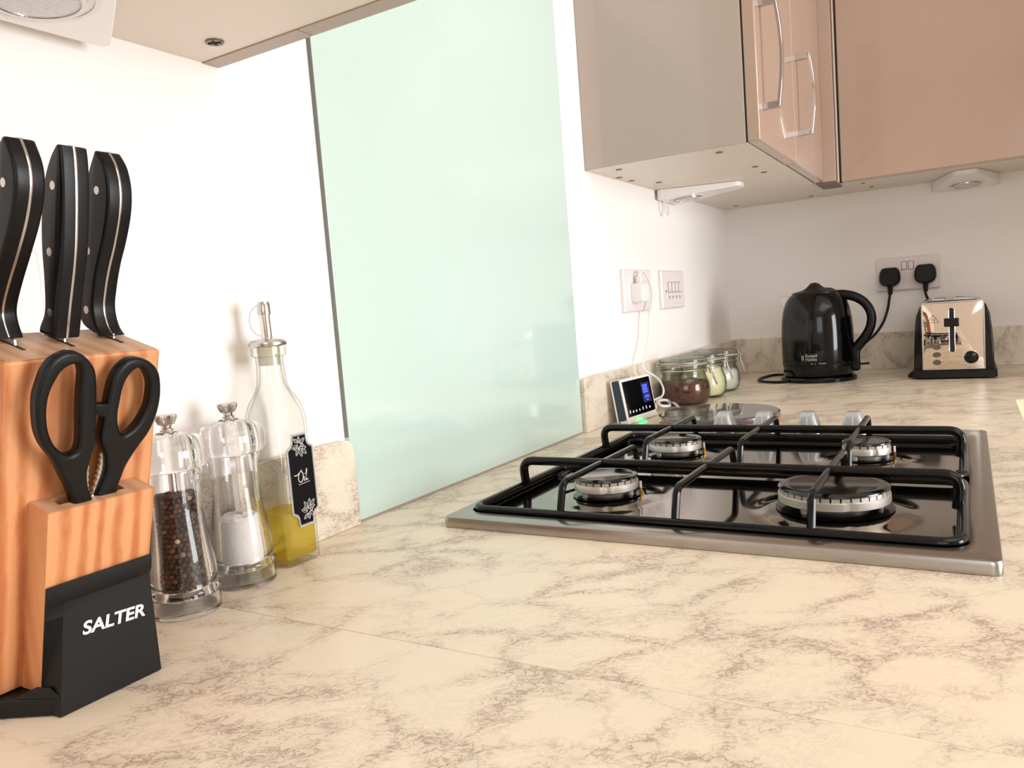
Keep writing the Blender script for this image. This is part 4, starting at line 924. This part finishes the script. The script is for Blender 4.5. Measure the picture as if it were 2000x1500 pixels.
def stroke(b, P, wd_):
    S = spline([V((x, y, 0)) for x, y in P], 6)
    for a, c in zip(S, S[1:]):
        d = (c - a); 
        if d.length < 1e-7: continue
        nn = V((-d.y, d.x, 0)).normalized() * wd_; q = [a - nn, c - nn, c + nn, a + nn]
        hull8(b, [lf2(p.x, p.y, 0) for p in q], [lf2(p.x, p.y, .0002) for p in q])
b = NB()
stroke(b, [(-.0105, .0058), (-.0085, .0052), (-.006, .0058), (-.0035, .0075), (-.001, .0078), (.0005, .0055), (.0002, .0010), (-.002, -.0018), (-.0045, -.0012), (-.0055, .0015), (-.0048, .005), (-.0025, .0082), (-.0005, .0092)], .00045)
stroke(b, [(.0018, .0030), (.0016, .0), (.0022, -.0014), (.0034, -.0004), (.0044, .0025), (.0056, .0070), (.0060, .0095), (.0052, .0085), (.0044, .0040), (.0044, .0002), (.0052, -.0012), (.0066, -.0002)], .00045)
stroke(b, [(-.0060, -.0040), (.0, -.0036), (.0085, -.0030)], .00022)
for q in ((.0023, .0050),): stroke(b, [q, (q[0] + .0004, q[1] + .0006)], .0004)
obj('oil_lettering', b, 'silver', lb, smooth=0)

# ------------------------------------------------------------------ kettle
KC = (2.036, .3245)
t = thing('kettle', (*KC, 0), 'glossy black jug kettle on its base, in the corner by the jars', 'kettle')
b = NB(); lathe(b, [(0, .0004), (.084, .0004), (.088, .002), (.0885, .008), (.086, .0115), (.078, .0125), (0, .0125)], (*KC, 0), 56); obj('power_base', b, 'blackgloss', t)
b = NB(); lathe(b, [(0, .0130), (.079, .0130), (.0815, .0160), (.0820, .0400), (.0822, .0410), (.0835, .0440), (.0838, .080), (.0835, .120), (.0815, .150), (.0775, .175), (.0715, .193), (.0640, .206), (.0575, .2125), (.056, .2135), (0, .2135)], (*KC, 0), 72); kbd = obj('kettle_body', b, 'blackgloss', t, smooth=50)
# lid with an off-centre hump; u runs towards the handle (-y), v towards the camera
b = NB(); rings = []; seg = 40
for s_, z in ((1, .2137), (1.0, .2165), (.9, .2190), (.7, .2215), (.45, .2240), (.2, .2250), (.04, .2252)):
    ring = []
    for i in range(seg):
        a = 2 * PI * i / seg; u = .0545 * s_ * math.cos(a); v = .0545 * s_ * math.sin(a)
        hump = .0135 * math.exp(-(((u + .004) / .014) ** 4)) * math.exp(-((v / .026) ** 4)) + .004 * math.exp(-(((u - .02) / .028) ** 2)) * (1 - s_)
        ring.append((KC[0] - v, KC[1] - u, z + hump))
    rings.append(ring)
loft(b, rings); obj('lid', b, 'blackplastic', t, smooth=60)
# finer lid hump as a grip
b = NB(); rings = []
for u, h_, w__ in ((-.030, .2150, .020), (-.020, .2215, .019), (-.012, .2330, .017), (-.004, .2385, .016), (.008, .2390, .016), (.014, .2330, .017), (.022, .2270, .019), (.036, .2255, .020), (.047, .2200, .019)):
    rings.append([(KC[0] - w__ * math.cos(a), KC[1] - u, .2140 + (h_ - .2140) * math.sin(a) ** .6 if math.sin(a) > 0 else .2140) for a in [PI * k / 10 for k in range(11)]])
loft(b, rings); obj('lid_grip', b, 'blackplastic', t, smooth=60)
hp = [(.040, .2060), (.062, .2065), (.085, .2010), (.106, .188), (.120, .168), (.1245, .146), (.120, .122), (.108, .100), (.092, .080), (.078, .062)]
b = NB(); P = spline([V((KC[0], KC[1] - u, z)) for u, z in hp], 6); rings = []
tn = len(P)
for i, p in enumerate(P):
    a = (P[min(tn - 1, i + 1)] - P[max(0, i - 1)]).normalized(); nn = a.cross(V((1, 0, 0))).normalized(); q = i / (tn - 1); hw = .0125 - .001 * q; ht_ = .0125 - .002 * math.sin(PI * q)
    rings.append([p + V((1, 0, 0)) * hw * math.cos(2 * PI * k / 16) + nn * ht_ * math.sin(2 * PI * k / 16) for k in range(16)])
loft(b, rings); obj('handle', b, 'blackplastic', t, smooth=60)
b = NB(); box(b, KC[0] - .010, KC[0] + .010, KC[1] - .096, KC[1] - .070, .020, .085); obj('handle_root', b, 'blackplastic', t, bevel=.006, seg=3)
b = NB(); hull8(b, [(KC[0] - .008, KC[1] - .090, .0345), (KC[0] + .008, KC[1] - .090, .0345), (KC[0] + .008, KC[1] - .116, .0350), (KC[0] - .008, KC[1] - .116, .0350)], [(KC[0] - .008, KC[1] - .090, .0385), (KC[0] + .008, KC[1] - .090, .0385), (KC[0] + .008, KC[1] - .116, .0400), (KC[0] - .008, KC[1] - .116, .0400)]); obj('switch_lever', b, 'blackplastic', t, bevel=.0015)
b = NB(); hull8(b, [(KC[0] - .005, KC[1] + .070, .168), (KC[0] + .005, KC[1] + .070, .168), (KC[0] + .016, KC[1] + .056, .175), (KC[0] - .016, KC[1] + .056, .175)], [(KC[0] - .006, KC[1] + .0905, .2105), (KC[0] + .006, KC[1] + .0905, .2105), (KC[0] + .022, KC[1] + .052, .2115), (KC[0] - .022, KC[1] + .052, .2115)]); obj('steel_spout', b, 'satin', t, bevel=.0015)
b = NB(); lathe(b, [(.0826, .0405), (.0838, .0412), (.0838, .0425), (.0826, .0430)], (*KC, 0), 64, closed=True); obj('seam_ring', b, 'blackplastic', t)
def on_body(a0, z0, R=.0842):
    return lambda u, v, w__: V((KC[0] + (R + w__) * math.cos(a0 + u / R), KC[1] + (R + w__) * math.sin(a0 + u / R), z0 + v))
a0 = PI + .0          # towards the camera side
M['kprint'] = mat('grey_kettle_print', srgb(150, 150, 150), .5)
# angle position: text left of centre as seen from the camera
for s_, dz in (('Russell', .0665), ('Hobbs', .0575)):
    g = on_body(PI - .185, dz); b = text_bm(s_, .0105, lambda u, v, w__, g=g: g(u, v, w__), .0002, offset=.0002, align='LEFT', sx=.95); obj('lettering', b, 'kprint', kbd, smooth=0)
g = on_body(PI - .26, .0615); b = loops_solid([[(.0030 * math.cos(2 * PI * k / 20), .0062 * math.sin(2 * PI * k / 20)) for k in range(20)], [(.0012 * math.cos(2 * PI * k / 12) + .0006, .0028 * math.sin(2 * PI * k / 12)) for k in range(12)]], g, .0002, .00002, 0); obj('emblem', b, 'kprint', kbd, smooth=0)
g = on_body(PI + .06, .0470); b = NB()
for x0, x1 in ((-.0080, -.0040), (.0, .0022), (.010, .016), (.017, .026)): prism(b, [(x0, -.0008), (x1, -.0008), (x1, .0010), (x0, .0010)], g, 0, .0003)
obj('mark_row', b, 'kprint', kbd, smooth=0)
b = NB(); tube(b, spline([(2.12, .3950, .0040), (2.150, .430, .0035), (2.143, .457, .0035), (2.083, .471, .0035), (2.022, .4675, .0035), (1.982, .442, .0035), (1.966, .405, .0035), (1.972, .385, .0042)], 8), .0034, 10); obj('base_cord', b, 'blackplastic', t)

# ------------------------------------------------------------------ toaster
t = thing('toaster', (2.10, .032, 0), 'black and chrome toaster end-on beneath the far double socket', 'toaster')
TX0, TX1 = 1.985, 2.240; TC = .0318
def tprof(s=1.0, top=.1775):
    P = [(.0790, .020), (.0775, .060), (.0755, .110), (.0715, .145), (.0640, .165), (.0560, .1735), (.0400, top)]
    L = [(TC + y * s, z) for y, z in P]; Rr = [(TC - y * s, z) for y, z in P[::-1]]
    return L + Rr
b = NB(); pr = tprof(); hull8(b, [(TX0 + .004, y, z) for y, z in pr], [(TX1, y, z) for y, z in pr]); bd = obj('black_shell', b, 'blackgloss', t, bevel=.004, seg=3, smooth=50)
b = NB(); P = rrect(TX1 - TX0 + .006, .168, .012, 5, (TX0 + TX1) / 2, TC); Q = rrect(TX1 - TX0 - .004, .158, .010, 5, (TX0 + TX1) / 2, TC)
loft(b, [[(x, y, .004) for x, y in P], [(x, y, .018) for x, y in P], [(x, y, .0225) for x, y in Q]]); obj('black_base', b, 'blackmatt', t)
for x in (TX0 + .02, TX1 - .02):
    for y in (TC - .06, TC + .06):
        b = NB(); lathe(b, [(0, .0003), (.008, .0003), (.008, .0042), (0, .0042)], (x, y, 0), 16); obj('rubber_foot', b, 'dark', t)
FX = TX0 + .0035
b = NB(); F = [(.0900, .0235), (-.0275, .0235), (-.0265, .1700), (.0900, .1715)]
rings = []
nn_ = 10; grid = []
for i in range(nn_ + 1):
    row = []
    for j in range(nn_ + 1):
        u, v = i / nn_, j / nn_; y = .0900 + (-.0270 - .0900) * u; z = .0235 + (.1660 - .0235) * v + .005 * (v)
        x = FX - .0010 - .0035 * math.sin(PI * u) ** .5 * math.sin(PI * v) ** .5
        row.append(b.verts.new((x, y, z)))
    grid.append(row)
for i in range(nn_):
    for j in range(nn_): b.faces.new((grid[i][j], grid[i + 1][j], grid[i + 1][j + 1], grid[i][j + 1]))
M['mirror'] = mat('mirror_chrome', srgb(226, 214, 200), .03, 1)
ff = obj('chrome_face', b, 'mirror', t, smooth=80)
b = NB()
for y0, y1, z0, z1 in ((.0900, .0930, .0225, .1735), (-.0300, -.0270, .0225, .1735), (-.0300, .0930, .1710, .1745), (-.0300, .0930, .0215, .0240)): box(b, FX - .0035, FX + .002, y0, y1, z0, z1)
obj('face_trim', b, 'satin', t, bevel=.0006)
b = NB(); box(b, TX0 + .004, TX1 - .01, TC - .045, TC + .058, .1760, .1786); tp = obj('steel_top', b, 'satin', t, bevel=.0012)
for y in (TC + .028, TC - .016):
    b = NB(); box(b, TX0 + .035, TX1 - .03, y - .011, y + .011, .1786, .1792); obj('bread_slot', b, 'dark', tp)
    b = NB(); box(b, TX0 + .034, TX0 + .037, y - .012, y + .012, .1786, .1810); obj('slot_rim', b, 'chrome', tp)
b = NB(); P = rrect(.0100, .098, .0045, 4); prism(b, [(p[0] + .033, p[1] + .110) for p in P], lambda y, z, d: V((FX - .0052 - d, y, z)), -.001, .0004); obj('lever_slot', b, 'dark', ff)
b = NB(); tube(b, [(FX - .0054, y_ + .033, z_ + .110) for y_, z_ in rrect(.0108, .0990, .0050, 6)], .0004, 6, closed=True); obj('slot_trim', b, 'chrome', ff)
b = NB(); box(b, FX - .022, FX - .004, .0185, .0478, .1185, .1375); obj('lever', b, 'blackgloss', t, bevel=.002)
def disc(y, z, r, m_, nm, th=.003, rz=None):
    b = NB(); rz = rz or r; seg = 28
    loft(b, [[(FX - .003 - d, y + r * s_ * math.cos(2 * PI * k / seg), z + rz * s_ * math.sin(2 * PI * k / seg)) for k in range(seg)] for d, s_ in ((0, 1), (th, 1), (th + .0006, .92))]); return obj(nm, b, m_, t)
disc(-.0030, .0487, .0150, 'satin', 'dial_ring', .002); disc(-.0030, .0487, .0138, 'blackgloss', 'browning_dial', .008)
M['btn'] = mat('smoky_button', srgb(96, 84, 76), .3)
for z in (.0732, .0560, .0385): disc(.0635, z, .0090, 'satin', 'button_ring', .0018, .0062); disc(.0635, z, .0082, 'btn', 'push_button', .0032, .0055)
b = NB(); T3 = [(.0805, .1285), (.0577, .1285), (.0691, .1455)]
for k in range(3): a, c = T3[k], T3[(k + 1) % 3]; tube(b, [(FX - .0048, *a), (FX - .0048, *c)], .0004, 6)
for dy in (-.003, 0, .003): tube(b, spline([(FX - .0048, .0691 + dy, .1315), (FX - .0048, .0691 + dy + .0008, .1335), (FX - .0048, .0691 + dy - .0008, .1355), (FX - .0048, .0691 + dy, .1375)], 3), .0003, 6)
obj('warning_symbol', b, 'dark', ff)
b = NB(); tube(b, spline([(2.20, TC + .070, .006), (2.13, TC + .084, .006), (2.06, TC + .092, .0045), (2.03, TC + .090, .0045), (2.05, TC + .084, .0045), (2.15, TC + .086, .0045)], 8), .0034, 10); obj('cord_loop', b, 'blackplastic', t)

# ------------------------------------------------------------------ clean up helper properties
for o in bpy.data.objects:
    if '_o' in o: del o['_o']
for o in C.objects:      # parts carry no category
    if o.parent is not None and 'category' in o: del o['category']
